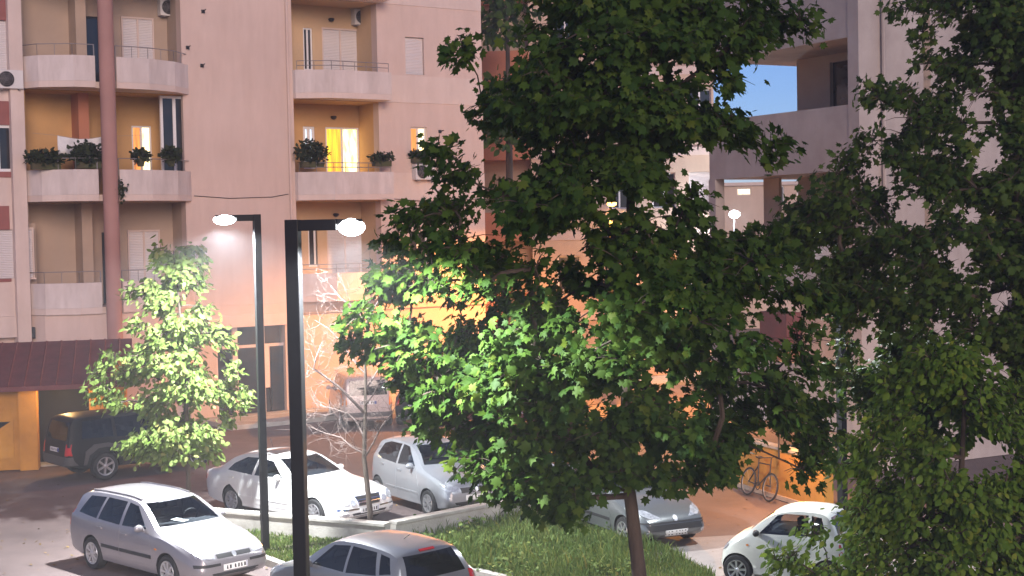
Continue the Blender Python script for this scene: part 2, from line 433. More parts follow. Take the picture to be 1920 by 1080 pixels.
for a,b in zip(xs,xs[1:]):
    z1_ = 2.45
    if b==xs[-1]:
        part('shop_panel', MB().box(a+0.1,b-0.55,0.22,0.27,1.0,z1_), 'band')
        part('shop_panel', MB().box(a+0.1,b-0.55,0.22,0.27,0.15,0.98), 'darkglass')
        part('shop_window', MB().box(b-0.5,b,0.24,0.26,0.15,z1_), 'darkglass')
    else:
        part('shop_window', MB().box(a+0.1,b-0.1,0.24,0.26,0.15,z1_), 'darkglass')
    part('shop_window', MB().box(a+0.1,b-0.1,0.24,0.26,2.56,gz-0.02), 'darkglass')
part('shop_step', MB().box(sx0-1.2, XB0+0.5, -0.5, 0.04, 0.0, 0.16), 'concrete')

# middle balcony column ------------------------------------------------
def balcony_mid(k):
    s = SOF[k]; fl = s+0.2; oc = 'ochre' if k==1 else 'ochre_pale'
    x0,x1 = XB0, XB1
    plan = [(x0-0.02,-0.002),(x0+0.02,-0.16),(x0+1.15,-0.78),(x1+0.12,-0.78),(x1+0.12,-0.002)]
    slab = MB().prism(plan, s, fl); part('balcony_slab', slab, 'band')
    part('balcony_floor', MB().box(x0, x1, 0.0, 1.6, s, fl), 'tan')
    part('parapet', strip_wall(MB(), plan, -0.0+0.12, fl+0.003, s+1.0), 'parapet')
    railing(B1, [(x0+0.1,-0.12),(x0+1.17,-0.70),(x1+0.05,-0.70)], s+1.0, s+1.32)
    if k==3: return
    c = SOF[k+1]
    # inner walls
    wx0,wz1 = L1(568,238 if k==1 else 55,1.5); wx1,_ = L1(590,240,1.5)
    dx0,_ = L1(610,240,1.5); dx1,_=L1(673,240,1.5); zt = fl+2.55
    mb = MB(); wall_holes(mb, x0-0.3, x1+0.3, fl, c, 1.5, 1.75, [(wx0,wx1,fl+1.0,zt),(dx0,dx1,fl,zt)])
    part('recess_wall', mb, oc)
    part('recess_side_wall', MB().box(x1+0.001, x1+0.25, 0.402, 1.5, fl, c), oc)
    part('recess_side_wall', MB().box(x0-0.25, x0-0.001, 0.402, 1.5, fl, c), oc)
    part('recess_ceiling', MB().box(x0, x1, 0.02, 1.49, c-0.03, c-0.004), oc)
    part('ceiling_lamp', MB().lathe([(0.02,0.06),(0.10,0.05),(0.12,0.0),(0.07,-0.06),(0.01,-0.08)],((dx0+dx1)/2-0.4,1.40,zt+0.35)), 'darkmetal')
    if k==1:
        window(B1,wx0,wx1,fl+1.0,zt,1.56,['lit_blue','lit_blue'],fr=0.10); window(B1,dx0,dx1,fl+0.02,zt,1.56,['lit_yellow','lit_white'],fr=0.07,name='balcony_door')
    elif k==2:
        window(B1,wx0,wx1,fl+1.0,zt,1.56,['darkglass','darkglass']); shutter(B1,dx0,dx1,fl+0.02,zt,1.52,2)
    else:
        window(B1,wx0,wx1+0.2,fl+1.0,zt,1.56,['darkglass','darkglass']); shutter(B1,dx0,dx1,fl+0.02,zt,1.52,2)
for k in range(4): balcony_mid(k)

# left rounded balcony column ------------------------------------------------
XL0, XL1 = -1.15, XM0
def arc(a,b,sag,n):
    c=(a+b)/2; h=(b-a)/2; rr=(h*h+sag*sag)/(2*sag); cy=rr-sag; th=math.asin(min(1,h/rr))
    return [(c+rr*math.sin(-th+2*th*i/n), cy-rr*math.cos(-th+2*th*i/n)) for i in range(n+1)]
colx = L1(205,300,-1.25)[0]
pl = [(XL0-0.15,-0.002),(XL0+0.15,-0.62),(colx-1.05,-1.18),(colx-0.36,-1.22)]
pr = [(colx+0.34,-1.22),(colx+1.45,-1.16),(XL1-0.55,-0.72),(XL1+0.22,-0.002)]
def balcony_left(k):
    s=SOF[k]; fl=s+0.2
    part('balcony_slab', MB().prism(pl+[(colx-0.3,-1.0),(colx+0.3,-1.0)]+pr, s, fl), 'band')
    part('balcony_floor', MB().box(XL0, XL1, 0.0, 1.3, s, fl), 'tan')
    part('parapet', strip_wall(MB(), pl, 0.12, fl+0.003, s+1.0), 'parapet')
    part('parapet', strip_wall(MB(), pr, 0.12, fl+0.003, s+1.0), 'parapet')
    ins=lambda P:[(x,y+0.07) for x,y in P]
    railing(B1, ins(pl)[:4], s+1.0, s+1.36, 1); 
    railing(B1, ins(pr), s+1.0, s+1.36, 1)
    part('railing', MB().tube([(colx-0.36,-1.12,s+0.25),(colx-0.36,-1.12,s+1.36)],0.02,5).tube([(colx+0.34,-1.12,s+0.25),(colx+0.34,-1.12,s+1.36)],0.02,5), 'railmetal')
    if k==3: return
    c=SOF[k+1]; y=1.2
    xp = L1(130,100,y)[0]
    holes=[]
    d0,_=L1(160 if k==2 else 180,100,y); d1,_=L1(190 if k==2 else 206,100,y); zt=fl+2.4
    if k!=1: holes=[(d0,d1,fl,zt)]
    e0,_=L1(247,260,y); e1,_=L1(284,260,y)
    if k==1: holes=[(e0,e1,fl,zt)]
    mb=MB(); wall_holes(mb, XL0-0.3, XL1+0.3, fl, c, y, y+0.25, holes); part('recess_wall', mb, 'ochre' if k==1 else 'tan')
    sm = 'ochre' if k==1 else 'tan'
    part('recess_ceiling', MB().box(XL0, XL1, 0.02, y-0.01, c-0.03, c-0.004), sm)
    part('recess_side_wall', MB().box(XL1+0.001, XL1+0.2, 0.402, y, fl, c), sm)
    part('recess_side_wall', MB().box(XL0-0.2, XL0-0.001, 0.31, y, fl, c), sm)
    part('recess_pillar', MB().box(xp, xp+0.35, 0.5, y-0.002, fl, c-0.032), 'terracotta' if k==1 else 'tan')
    if k==1:
        window(B1,e0,e1,fl+0.02,zt,y+0.05,['curtain','lit_white'],name='balcony_door')
        g0,gz0=L1(303,310,0.15); g1,_=L1(352,200,0.15)
        window(B1,g0,g1,fl+0.05,c-0.05,0.15,['darkglass','darkglass'],fr=0.09,name='balcony_glazing')
    else:
        window(B1,d0,d1,fl+0.02,zt,y+0.08,['darkglass'],name='balcony_door',frame='darkmetal')
        e0,_=L1(235,260,y); e1,_=L1(290,260,y)
        shutter(B1,e0,e1,fl+0.02,zt,y-0.06,2)
for k in range(4): balcony_left(k)
part('column', MB().lathe([(0.245,0),(0.245,TOP)],(colx,-1.28,0),n=20), 'column', smooth=True)
# pilaster and far left strip with brick red panels
part('pilaster', MB().box(XL0-0.62, XL0-0.20, -0.22, 0.3, 0, TOP), 'band')
xl = XL0-0.621
mbw=MB(); mbp=MB(); holes=[]
lw=[(5,34,40,135,2),(2,31,235,322,1),(6,56,430,521,0)]
for (u0,u1,v0,v1,k) in lw:
    a,_=L1(u0,300); b,_=L1(u1,300); zt=L1(u1,v0)[1]; zb=L1(u1,v1)[1]
    if k!=0: a=b-1.1
    else: a=b-1.15
    holes.append((a,b,zb,zt,k))
wall_holes(mbw, -9, xl, 3.97, TOP, 0.0, 0.3, [h[:4] for h in holes]); part('wall', mbw, 'band')
for (a,b,zb,zt,k) in holes:
    p=MB(); wall_holes(p, -6.5, b+0.18 if k else xl-0.1, zb-0.18 if k else zb-0.1, zt+(0.75 if k!=1 else 0.75), -0.03, -0.002, [(a,b,zb,zt)])
    part('red_panel', p, 'redpanel')
    part('window_reveal', MB().box(a-0.2,b+0.2,0.302,0.4,zb-0.2,zt+0.2), 'tan')
    if k==1: window(B1,a,b,zb,zt,0.05,['darkglass','darkglass'],fr=0.09)
    else: shutter(B1,a,b,zb,zt,0.05)
part('wall', MB().box(-9, XM0-0.002, 0.25, 0.6, 0, 3.96), 'mauve')
part('wall_band', MB().box(-9, xl, -0.06, 0.24, 3.3, 3.965), 'band')
part('bay_base', MB().prism([(x,y+0.12) for x,y in pl+pr]+[(XL1,0.24),(XL0,0.24)], 1.0, 3.96), 'mauve')
part('drainpipe', MB().tube([(XB0-0.22,-0.07,0.2),(XB0-0.22,-0.07,TOP)],0.05,8), 'mauve')
part('cable', MB().tube([(XM0+0.3,-0.02,7.75),(XM0+1.6,-0.03,7.66),(XM0+3.2,-0.03,7.70),(XB0-0.3,-0.02,7.8)],0.012,5), 'darkmetal')
part('cable', MB().tube([(XB1+0.4,-0.05,7.62),(XB1+2.0,-0.06,7.5),(RE-0.2,-0.05,7.6)],0.012,5), 'darkmetal')
for u_,v_ in ((385,20),(356,88),(383,122),(842,80),(830,246)):
    q_=L1(u_,v_,-0.2); part('wall_bracket', MB().tube([(q_[0],0,q_[1]),(q_[0]-0.05,-0.35,q_[1]+0.02)],0.02,6).box(q_[0]-0.06,q_[0]+0.06,-0.03,0.0,q_[1]-0.06,q_[1]+0.06), 'darkmetal')
part('roof', MB().box(-9, RE, 0, 12, TOP, TOP+0.2), 'band')

# orange garage with dark red roof in front of the left corner
def GX(u,v): return G(u,v)
g0 = G(45,880); 
AN = thing('garage','orange yellow garage with dark red sheet roof and black doorway','garage',(g0.x,g0.y,0),R(14))
def LG(u,v,y=0.0): return local(Vector((g0.x,g0.y,0)), R(14), u, v, y)
dx0,dz1=LG(70,730,0.0); dx1,_=LG(166,725,0.0); h1=LG(40,722)[1]
mb=MB(); wall_holes(mb,-6,dx1+1.0,0,h1,0.0,0.3,[(dx0,dx1,0.0,dz1)]); mb.build('wall',M['yellowwall'],AN)
MB().box(dx0-0.5,dx0-0.02,-0.25,-0.002,0,h1).build('pillar',M['yellowwall'],AN)
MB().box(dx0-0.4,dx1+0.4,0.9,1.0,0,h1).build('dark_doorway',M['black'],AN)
w0=LG(2,800)[0]; w1=LG(24,860)[0]
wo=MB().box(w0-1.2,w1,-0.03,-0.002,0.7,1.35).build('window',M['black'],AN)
mb=MB().add([(w0-1.2,-0.06,0.45),(w1+0.05,-0.06,1.4),(w1+0.05,-0.06,0.35),(w0-1.2,-0.06,0.2),(w0-1.2,-0.032,0.45),(w1+0.05,-0.032,1.4),(w1+0.05,-0.032,0.35),(w0-1.2,-0.032,0.2)],[(0,3,2,1),(4,5,6,7),(0,1,5,4),(1,2,6,5),(2,3,7,6),(3,0,4,7)])
mb.build('slanted_board',M['yellowwall'],AN)
zr0=LG(70,726)[1]; zr1=LG(45,650,3.0)[1]
mb=MB().add([(-6,-0.6,zr0-0.04),(dx1+1.2,-0.6,zr0-0.04),(dx1+1.2,3.2,zr1),(-6,3.2,zr1),(-6,-0.6,zr0+0.09),(dx1+1.2,-0.6,zr0+0.09),(dx1+1.2,3.2,zr1+0.12),(-6,3.2,zr1+0.12)],[(0,3,2,1),(4,5,6,7),(0,1,5,4),(1,2,6,5),(2,3,7,6),(3,0,4,7)])
mb.build('roof',M['redroof'],AN)
mb=MB()
for i in range(24):
    x=-5.8+i*0.42
    if x>dx1+1.1: break
    mb.add([(x,-0.6,zr0+0.091),(x+0.06,-0.6,zr0+0.091),(x+0.06,3.2,zr1+0.121),(x,3.2,zr1+0.121),(x+0.03,-0.6,zr0+0.125),(x+0.03,3.2,zr1+0.155)],[(0,4,5,3),(4,1,2,5),(0,1,4),(3,5,2)])
tagp(mb.build('roof_rib',M['redroof'],AN),kind='stuff')
MB().box(-6,dx1+0.9,0.301,3.0,0.0,0.05).build('slab',M['concrete'],AN)
MB().box(dx1+0.7,dx1+1.0,0.301,4.2,0,zr1-0.35).build('wall',M['yellowwall'],AN)

# pavement along the building
def W1(x,y,z=0):
    c,s=math.cos(ANG1),math.sin(ANG1); return (P1.x+c*x-s*y, P1.y+s*x+c*y)
mb=MB().prism([W1(4.4,-2.4),W1(30,-2.4),W1(30,0.04),W1(4.4,0.04)],-0.02,0.13); tagp(mb.build('pavement',M['concrete']),kind='structure')

# ------------------------------------------------------------------ second building, seen through the tree
P2=AT(880,700,66); P2.z=0; 
B2 = thing('corner_building','cream and terracotta apartment building mostly hidden behind the big maple','building',P2,R(-6))
def L2(u,v,y=0.0): return local(P2,R(-6),u,v,y)
xa,xb,xc=L2(905,300)[0],L2(1000,300)[0],L2(1338,300)[0]
T2=L2(1300,20)[1]+14
p2=lambda n,mb,mt:mb.build(n,M[mt],B2)
fz=[L2(950,y)[1] for y in (600,452,302,155,10)]   # undersides of parapet bands
fl2=[z for z in fz]
for z in fl2:
    p2('parapet',MB().box(xa-3,xb,-1.2,-1.0,z,z+1.25),'terracotta')
    p2('balcony_slab',MB().box(xa-3,xb,-0.999,0,z,z+0.2),'terracotta')
p2('recess_wall',MB().box(xa-3,xb-0.01,0.0,0.3,0,T2),'tan')
hs=[]
for i,z in enumerate(fl2[:-1]):
    for u in (1045,1140,1222,1290):
        x=L2(u,300)[0]; hs.append((x,x+1.0,z+1.3,z+2.8))
for u in (1045,1140,1222,1290):
    x=L2(u,300)[0]; hs.append((x,x+1.2,0.6,2.4))
mb=MB(); wall_holes(mb,xb,xc,0,T2,-1.2,-0.8,hs); p2('wall',mb,'cream')
for z in fl2: p2('string_course',MB().box(xb,xc+0.03,-1.26,-1.202,z,z+0.35),'band')
p2('rear_wall',MB().box(xb,xc-0.01,0.31,10,0,T2),'tan')
p2('side_wall',MB().box(xc-0.35,xc,-0.799,10,0,T2),'cream')
p2('window_reveal',MB().box(xb,xc-0.36,-0.6,-0.5,0,T2),'tan')
for i,h in enumerate(hs):
    if i%3==1: shutter(B2,h[0],h[1],h[2],h[3],-1.0)
    else: window(B2,h[0],h[1],h[2],h[3],-0.98,['darkglass','darkglass'])
p2('roof',MB().box(xa-3,xc,-1.2,10,T2,T2+0.2),'band')

# ------------------------------------------------------------------ third building on the right: frame with loggias
A3=AT(1612,300,38); A3.z=0; Bq=AT(1330,300,43.6)
d3=Vector((A3.x-Bq.x,A3.y-Bq.y,0)); ANG3=math.atan2(d3.y,d3.x); LEN3=d3.length
P3=Vector((Bq.x,Bq.y,0))
# local x runs from the far corner to the near corner, local y inward (to the right / away)
B3 = thing('loggia_building','pale grey concrete building with open loggias showing the sky','building',P3,ANG3)
def L3(u,v,y=0.0): return local(P3,ANG3,u,v,y)
p3=lambda n,mb,mt:mb.build(n,M[mt],B3)
zt_ = L3(1592,196)[1]; zb_=L3(1592,320)[1]; F3=3.4
bands=[(zb_-2*F3, zt_-2*F3),(zb_-F3,zt_-F3),(zb_,zt_),(zb_+F3,zt_+F3),(zb_+2*F3,zt_+2*F3)]
bands=[(max(a,0),b) for a,b in bands if b>0.3]
DEP=4.2
for a,b in bands:
    mb=MB(); mb.box(0.0,LEN3,0.0,0.25,a,b); p3('beam',mb,'greywall')
    mb=MB(); mb.box(-0.001,0.25,0.251,DEP,a,b); p3('beam',mb,'greywall')
    p3('floor_slab',MB().box(0.251,LEN3-0.31,0.251,DEP+(4 if False else 0),a,a+0.28),'greywall')
TOP3=bands[-1][1]
cw=L3(1592,250)[0]
p3('column',MB().box(cw,LEN3+0.02,-0.02,0.34,0,TOP3),'greywall')
p3('column',MB().box(-0.02,0.3,-0.02,0.3,0,zb_-0.002),'greywall')
xi=L3(1494,150,2.2)[0]
# inner rooms
mbw=MB(); dz=[]
for a,b in bands[:-1]:
    dx0,_=L3(1556,150,2.2); dx1,_=L3(1590,150,2.2)
    dz.append((dx0,dx1,a+0.28,a+0.28+2.9))
wall_holes(mbw,xi,LEN3,0,TOP3,2.2,2.45,dz); p3('inner_wall',mbw,'tan')
p3('inner_wall',MB().box(xi,xi+0.25,2.451,9,0,TOP3),'tan')
for h in dz: p3('door',MB().box(h[0],h[1],2.32,2.4,h[2],h[3]),'darkglass')
# right hand face, turned to the camera
mb=MB(); hs3=[]
for a,b in bands[:-1]:
    hs3.append((5.2,6.3,b+0.2,b+1.6))
ex=MB()
# a wall at the near end, running inward
for (a,b) in [(0,TOP3)]:
    ys=sorted({0.341,10.0}|{h[0] for h in hs3}|{h[1] for h in hs3})
    for q0,q1 in zip(ys,ys[1:]):
        cm=(q0+q1)/2; z=0
        for h in sorted([h for h in hs3 if h[0]<cm<h[1]],key=lambda h:h[2]):
            if h[2]>z: ex.box(LEN3-0.3,LEN3,q0,q1,z,h[2])
            z=h[3]
        ex.box(LEN3-0.3,LEN3,q0,q1,z,TOP3)
p3('wall',ex,'greywall')
for h in hs3:
    p3('window',MB().box(LEN3-0.22,LEN3-0.16,h[0],h[1],h[2],h[3]),'darkglass')
    p3('window_sill',MB().box(LEN3-0.1,LEN3+0.08,h[0]-0.05,h[1]+0.05,h[2]-0.06,h[2]-0.002),'greywall')
p3('drainpipe',MB().tube([(LEN3+0.1,0.75,0),(LEN3+0.1,0.75,TOP3)],0.06,8),'greywall')
# a lit room in the loggia below the sky, and dark shutters at street level
lx1=L3(1412,342,1.2)[0]
p3('inner_wall',MB().box(lx1+0.1,xi-0.01,1.5,1.6,bands[1][1]-0.6,bands[2][0]-0.002),'tan')
q0,qz0=L3(1452,640,-0.0); q1,qz1=L3(1502,585,-0.0)
mbx=MB(); p3('awning_box',MB().box(q0,q1,-0.5,-0.01,qz0,qz1),'redroof')
p3('street_wall',MB().box(L3(1500,700,0.0)[0],LEN3-0.002,0.1,0.3,0,bands[1][0]),'cream')

# a far block seen low through the loggia
P4=AT(1325,420,92); P4.z=0
B4=thing('far_building','far pale block with one bright window seen low through the loggia','building',P4,R(-4))
def L4(u,v,y=0.0): return local(P4,R(-4),u,v,y)
x1_=L4(1640,380)[0]; zt4=L4(1450,347)[1]
wx0,wz0=L4(1382,366); wx1,wz1=L4(1408,350)
hl=[(wx0,wx1,wz0,min(wz1,zt4-0.15))]
for k in range(5): hl.append((wx1+1.2+k*1.6,wx1+2.0+k*1.6,wz0-0.6,wz0+0.5))
MBw=MB(); wall_holes(MBw,-1,x1_,0,zt4,0,0.3,hl); MBw.build('wall',M['cream'],B4)
MB().box(-1,x1_,0.31,8,0,zt4-0.01).build('rear_wall',M['tan'],B4)
MB().box(-1.1,x1_,-0.15,8,zt4,zt4+0.2).build('roof',M['band'],B4)
for i,h in enumerate(hl): window(B4,h[0],h[1],h[2],h[3],0.1,['lit_white' if i==0 else 'darkglass'])
# ------------------------------------------------------------------ lamps
def spot(name, loc, power, color, ang=165, blend=0.35, r=0.12, tgt=(0,0,-1)):
    l=bpy.data.lights.new(name,'SPOT'); l.energy=power; l.color=color; l.spot_size=R(ang); l.spot_blend=blend; l.shadow_soft_size=r
    o=bpy.data.objects.new(name,l); col.objects.link(o); o.location=loc
    o.rotation_euler=(-Vector(tgt)).to_track_quat('Z','Y').to_euler(); return o
def point(name, loc, power, color, r=0.15):
    l=bpy.data.lights.new(name,'POINT'); l.energy=power; l.color=color; l.shadow_soft_size=r
    o=bpy.data.objects.new(name,l); col.objects.link(o); o.location=loc; return o
def street_lamp(base, ztop, sec, arm, head_len, yaw, label, power):
    t=thing('street_lamp',label,'street lamp',(base.x,base.y,0),yaw,'square black street lamps')
    MB().box(-sec/2,sec/2,-sec/2,sec/2,0.02,ztop).build('pole',M['polepaint'],t,bevel=0.008)
    MB().box(-0.2,0.2,-0.2,0.2,0,0.02).build('base_plate',M['polepaint'],t)
    mb=MB()
    for sx in (-1,1):
        for sy in (-1,1): mb.lathe([(0.022,0.02),(0.022,0.06),(0.005,0.065)],(0.15*sx,0.15*sy,0),n=6)
    mb.build('anchor_bolts',M['railmetal'],t)
    MB().box(-sec/2-0.002,sec/2+0.002,-sec/2-0.004,-sec/2-0.001,0.6,1.0).build('service_hatch',M['polepaint'],t)
    MB().box(sec/2+0.001,arm,-sec*0.45,sec*0.45,ztop-0.13,ztop-0.004).build('arm',M['polepaint'],t,bevel=0.006)
    h=MB().box(arm+0.001,arm+head_len*0.96,-0.07,0.07,ztop-0.06,ztop-0.006).build('lamp_head',M['polepaint'],t,bevel=0.01)
    c=(arm+head_len/2+0.02,0,ztop-0.10)
    MB().ell(c,head_len*0.52,0.16,0.10,18,12).build('lens',M['lampglow'],h,smooth=True,angle=180)
    Mx=Matrix.Translation(t.location) @ Matrix.Rotation(yaw,4,'Z')
    spot('lamp_light', Mx @ Vector((c[0],c[1],ztop-0.24)), power, (0.93,0.97,1.0))
    return t
pb=AT(552,1080,17.0); pb.x-=0.12; pb.z=0
zt1=AT(545,412,17.0).z
LAMP1=street_lamp(AT(566,1080,17.0)*1,zt1,0.155,0.52,0.29,R(-8),'near black street lamp with thick square pole and arm to the right',3000)
pb2=G(498,1040)
zt2=AT(470,402,pb2.y).z
LAMP2=street_lamp(pb2,zt2,0.14,0.42,0.42,R(205),'farther slim black street lamp leaning its head left beside the silver estate',9000)
pb3=AT(1577,700,28.0); pb3.z=0
LAMP3=street_lamp(pb3,AT(1577,425,28.0).z,0.14,0.42,0.42,R(215),'slim black lamp post at right mostly hidden behind the leaves',1700)
# sodium lamp in the alley on the wall of the corner building
sp=AT(1146,380,53)
t=thing('alley_lamp','orange sodium lamp on a bracket behind the maple trunk','street lamp',(sp.x,sp.y,sp.z))
MB().tube([(0,0.3,0.25),(0,0.0,0.3),(0,-0.25,0.12)],0.03,6).tube([(0,0.3,-6.4),(0,0.3,0.25)],0.06,8).build('bracket',M['darkmetal'],t)
MB().lathe([(0.05,0.14),(0.16,0.08),(0.2,0.0)],(0,-0.3,0),n=16).build('shade',M['darkmetal'],t,smooth=True)
MB().ell((0,-0.3,-0.04),0.17,0.17,0.1,14,8).build('bulb',emis('sodium glow',(1.0,0.5,0.08),9.0),t,smooth=True)
SOD=(1.0,0.38,0.055)
spot('sodium_light',(sp.x,sp.y-0.3,sp.z-0.2),12000,SOD,172,0.25)
# wall lamps lower in the alley, on the street wall, beside the bicycle
wl=AT(1474,742,33.3)
t=thing('post_lamp','short post lamp with orange bulb above the bicycle wall','lamp',(wl.x,wl.y,wl.z))
MB().lathe([(0.03,0.1),(0.1,0.05),(0.1,-0.02)],(0,0,0.05),n=14).tube([(0,0,0.12),(0.0,0.4,0.2),(0.0,1.0,0.15),(0.0,1.0,-wl.z+1.0)],0.025,6).build('bracket',M['darkmetal'],t)
MB().ell((0,0,0.0),0.09,0.09,0.08,12,8).build('bulb',emis('sodium glow small',(1.0,0.5,0.1),7.0),t,smooth=True)
point('wall_lamp_light',(wl.x,wl.y,wl.z-0.12),420,SOD)
# far white lamp
fp=AT(1376,402,62)
t=thing('far_street_lamp','distant white street lamp shining through the maple leaves','street lamp',(fp.x,fp.y,0))
MB().tube([(0,0,0),(0,0,fp.z-0.1)],[0.06,0.035],8).build('pole',M['darkmetal'],t)
MB().ell((0,-0.12,fp.z),0.22,0.18,0.17,14,8).build('bulb',M['lampglow'],t,smooth=True)
point('far_lamp_light',(fp.x,fp.y-0.4,fp.z-0.1),1200,(0.9,0.95,1.0))
# unseen lamp added under the garage roof to account for its warm light
gl=Matrix.Translation(AN.location)@Matrix.Rotation(R(14),4,'Z')
q=gl@Vector((dx0-1.6,-0.35,h1-0.10))
t=thing('added_eaves_lamp','small unseen warm lamp added under the dark red garage roof','lamp',(q.x,q.y,q.z))
MB().lathe([(0.04,0.1),(0.09,0.08),(0.10,0.04)],(0,0,0),n=12).build('shade',M['darkmetal'],t)
MB().ell((0,0,0.03),0.07,0.07,0.05,10,6).build('bulb',emis('eaves glow',(1.0,0.62,0.2),5.0),t)
point('added_eaves_light',(q.x,q.y-0.1,q.z-0.05),90,(1.0,0.6,0.22),0.06)

# ------------------------------------------------------------------ beds, walls, kerbs, right hand path
wa,wb_,wc=G(430,958,0.5),G(722,982,0.5),G(962,936,0.5)
wd=wa+(wa-wb_)*0.35
t=thing('retaining_wall','low pale concrete wall between the white saloon and the grass','wall',(0,0,0))
def wallseg(a,b,name,h=0.43,cop=True):
    d=(b-a); d.z=0; d.normalize(); n=Vector((-d.y,d.x,0))
    P=lambda p,o,z:(p.x+n.x*o,p.y+n.y*o,z)
    mb=MB().prism([(P(a,0,0)[0],P(a,0,0)[1]),(P(b,0,0)[0],P(b,0,0)[1]),(P(b,0.2,0)[0],P(b,0.2,0)[1]),(P(a,0.2,0)[0],P(a,0.2,0)[1])],0,h)
    mb.build(name,M['concrete'],t)
    mb=MB().prism([P(a,-0.03,0)[:2],P(b,-0.03,0)[:2],P(b,0.23,0)[:2],P(a,0.23,0)[:2]],h+0.001,0.5)
    mb.build('coping',M['concrete'],t,bevel=0.01)
dd=(wb_-wa).normalized()
wallseg(wd,wb_,'wall_face'); 
e=(wc-wb_).normalized(); wallseg(wb_+e*0.28,wc+e*4.0,'wall_face')
gp=[G(380,992),G(490,1046),G(560,1072),G(700,1100),G(905,1077),G(1010,1105),G(1100,1250),G(1500,1250),G(1330,1082),G(1245,1035),G(1185,1012),G(1100,985),wc+e*0.6,wb_,wa]
bed=MB().prism([(p.x,p.y) for p in gp],-0.02,0.08); tagp(bed.build('grass_bed',M['soil']),kind='structure')
def kerb(pts,name='kerb',wd_=0.16,h=0.13):
    mb=MB()
    for a,b in zip(pts,pts[1:]):
        d=(b-a); L=d.length; d.normalize(); nn=Vector((-d.y,d.x,0)); n=max(1,int(L/0.9))
        for i in range(n):
            p=a+d*(L*i/n+0.006); q=a+d*(L*(i+1)/n-0.006)
            mb.prism([(p.x-nn.x*wd_/2,p.y-nn.y*wd_/2),(q.x-nn.x*wd_/2,q.y-nn.y*wd_/2),(q.x+nn.x*wd_/2,q.y+nn.y*wd_/2),(p.x+nn.x*wd_/2,p.y+nn.y*wd_/2)],-0.02,h+random.uniform(-0.006,0.006))
    o=mb.build(name,M['concrete'],bevel=0.012); tagp(o,kind='structure'); return o
kerb([G(455,1040),G(490,1052),G(560,1078),G(690,1106)])
kerb([G(690,1106),G(890,1078),G(1012,1108)])
sheet('path',[(p.x,p.y) for p in (G(1185,1014),G(1245,1036),G(1332,1084),G(1500,1240),G(2200,1240),G(2100,990),G(1640,985),G(1410,1000))],-0.012,M['paving'])
# ------------------------------------------------------------------ cars
def hermite(tab, x):
    """monotone cubic through a table of (x, value)"""
    xs=[p[0] for p in tab]; ys=[p[1] for p in tab]; n=len(xs)
    if x<=xs[0]: return ys[0]
    if x>=xs[-1]: return ys[-1]
    d=[(ys[i+1]-ys[i])/(xs[i+1]-xs[i]) for i in range(n-1)]
    def slope(i):
        if i==0: return d[0]
        if i==n-1: return d[-1]
        if d[i-1]*d[i]<=0: return 0.0
        h0,h1=xs[i]-xs[i-1],xs[i+1]-xs[i]; w1,w2=2*h1+h0,h1+2*h0
        return (w1+w2)/(w1/d[i-1]+w2/d[i])
    i=0
    while x>xs[i+1]: i+=1
    h=xs[i+1]-xs[i]; t=(x-xs[i])/h
    return ys[i]*(2*t**3-3*t*t+1)+h*slope(i)*(t**3-2*t*t+t)+ys[i+1]*(3*t*t-2*t**3)+h*slope(i+1)*(t**3-t*t)
tyre_cache={}
def wheel_mesh(r, w, spokes):
    k=(r,w,spokes)
    if k in tyre_cache: return tyre_cache[k]
    ty=MB().lathe([(r*0.66,-w/2+0.01),(r*0.70,-w/2),(r*0.93,-w/2),(r*0.985,-w/2+0.025),(r,-w/2+0.05),(r,w/2-0.05),(r*0.985,w/2-0.025),(r*0.93,w/2),(r*0.70,w/2),(r*0.66,w/2-0.01),(r*0.64,w/2-0.09),(0.01,w/2-0.10)],(0,0,0),(0,1,0),28)
    me1=ty.mesh('tyre',M['rubber'],True)
    ri=MB().lathe([(r*0.69,w/2-0.012),(r*0.67,w/2+0.006),(r*0.61,w/2+0.002),(r*0.58,w/2-0.05)],(0,0,0),(0,1,0),28)
    ri.lathe([(r*0.16,w/2-0.05),(r*0.16,w/2-0.004),(r*0.12,w/2+0.004),(0.002,w/2+0.006)],(0,0,0),(0,1,0),14)
    for i in range(spokes):
        a=2*math.pi*i/spokes; ca,sa=math.cos(a),math.sin(a); h=r*0.075
        def P(rad,off,y): return (ca*rad-sa*off, y, sa*rad+ca*off)
        vs=[P(r*0.12,-h,w/2-0.05),P(r*0.12,h,w/2-0.05),P(r*0.63,h*1.25,w/2-0.04),P(r*0.63,-h*1.25,w/2-0.04),P(r*0.12,-h*0.8,w/2-0.002),P(r*0.12,h*0.8,w/2-0.002),P(r*0.63,h,w/2+0.001),P(r*0.63,-h,w/2+0.001)]
        ri.add(vs,[(3,2,1,0),(4,5,6,7),(0,1,5,4),(1,2,6,5),(2,3,7,6),(3,0,4,7)])
    me2=ri.mesh('rim',M['alloy'],True)
    tyre_cache[k]=(me1,me2); return tyre_cache[k]

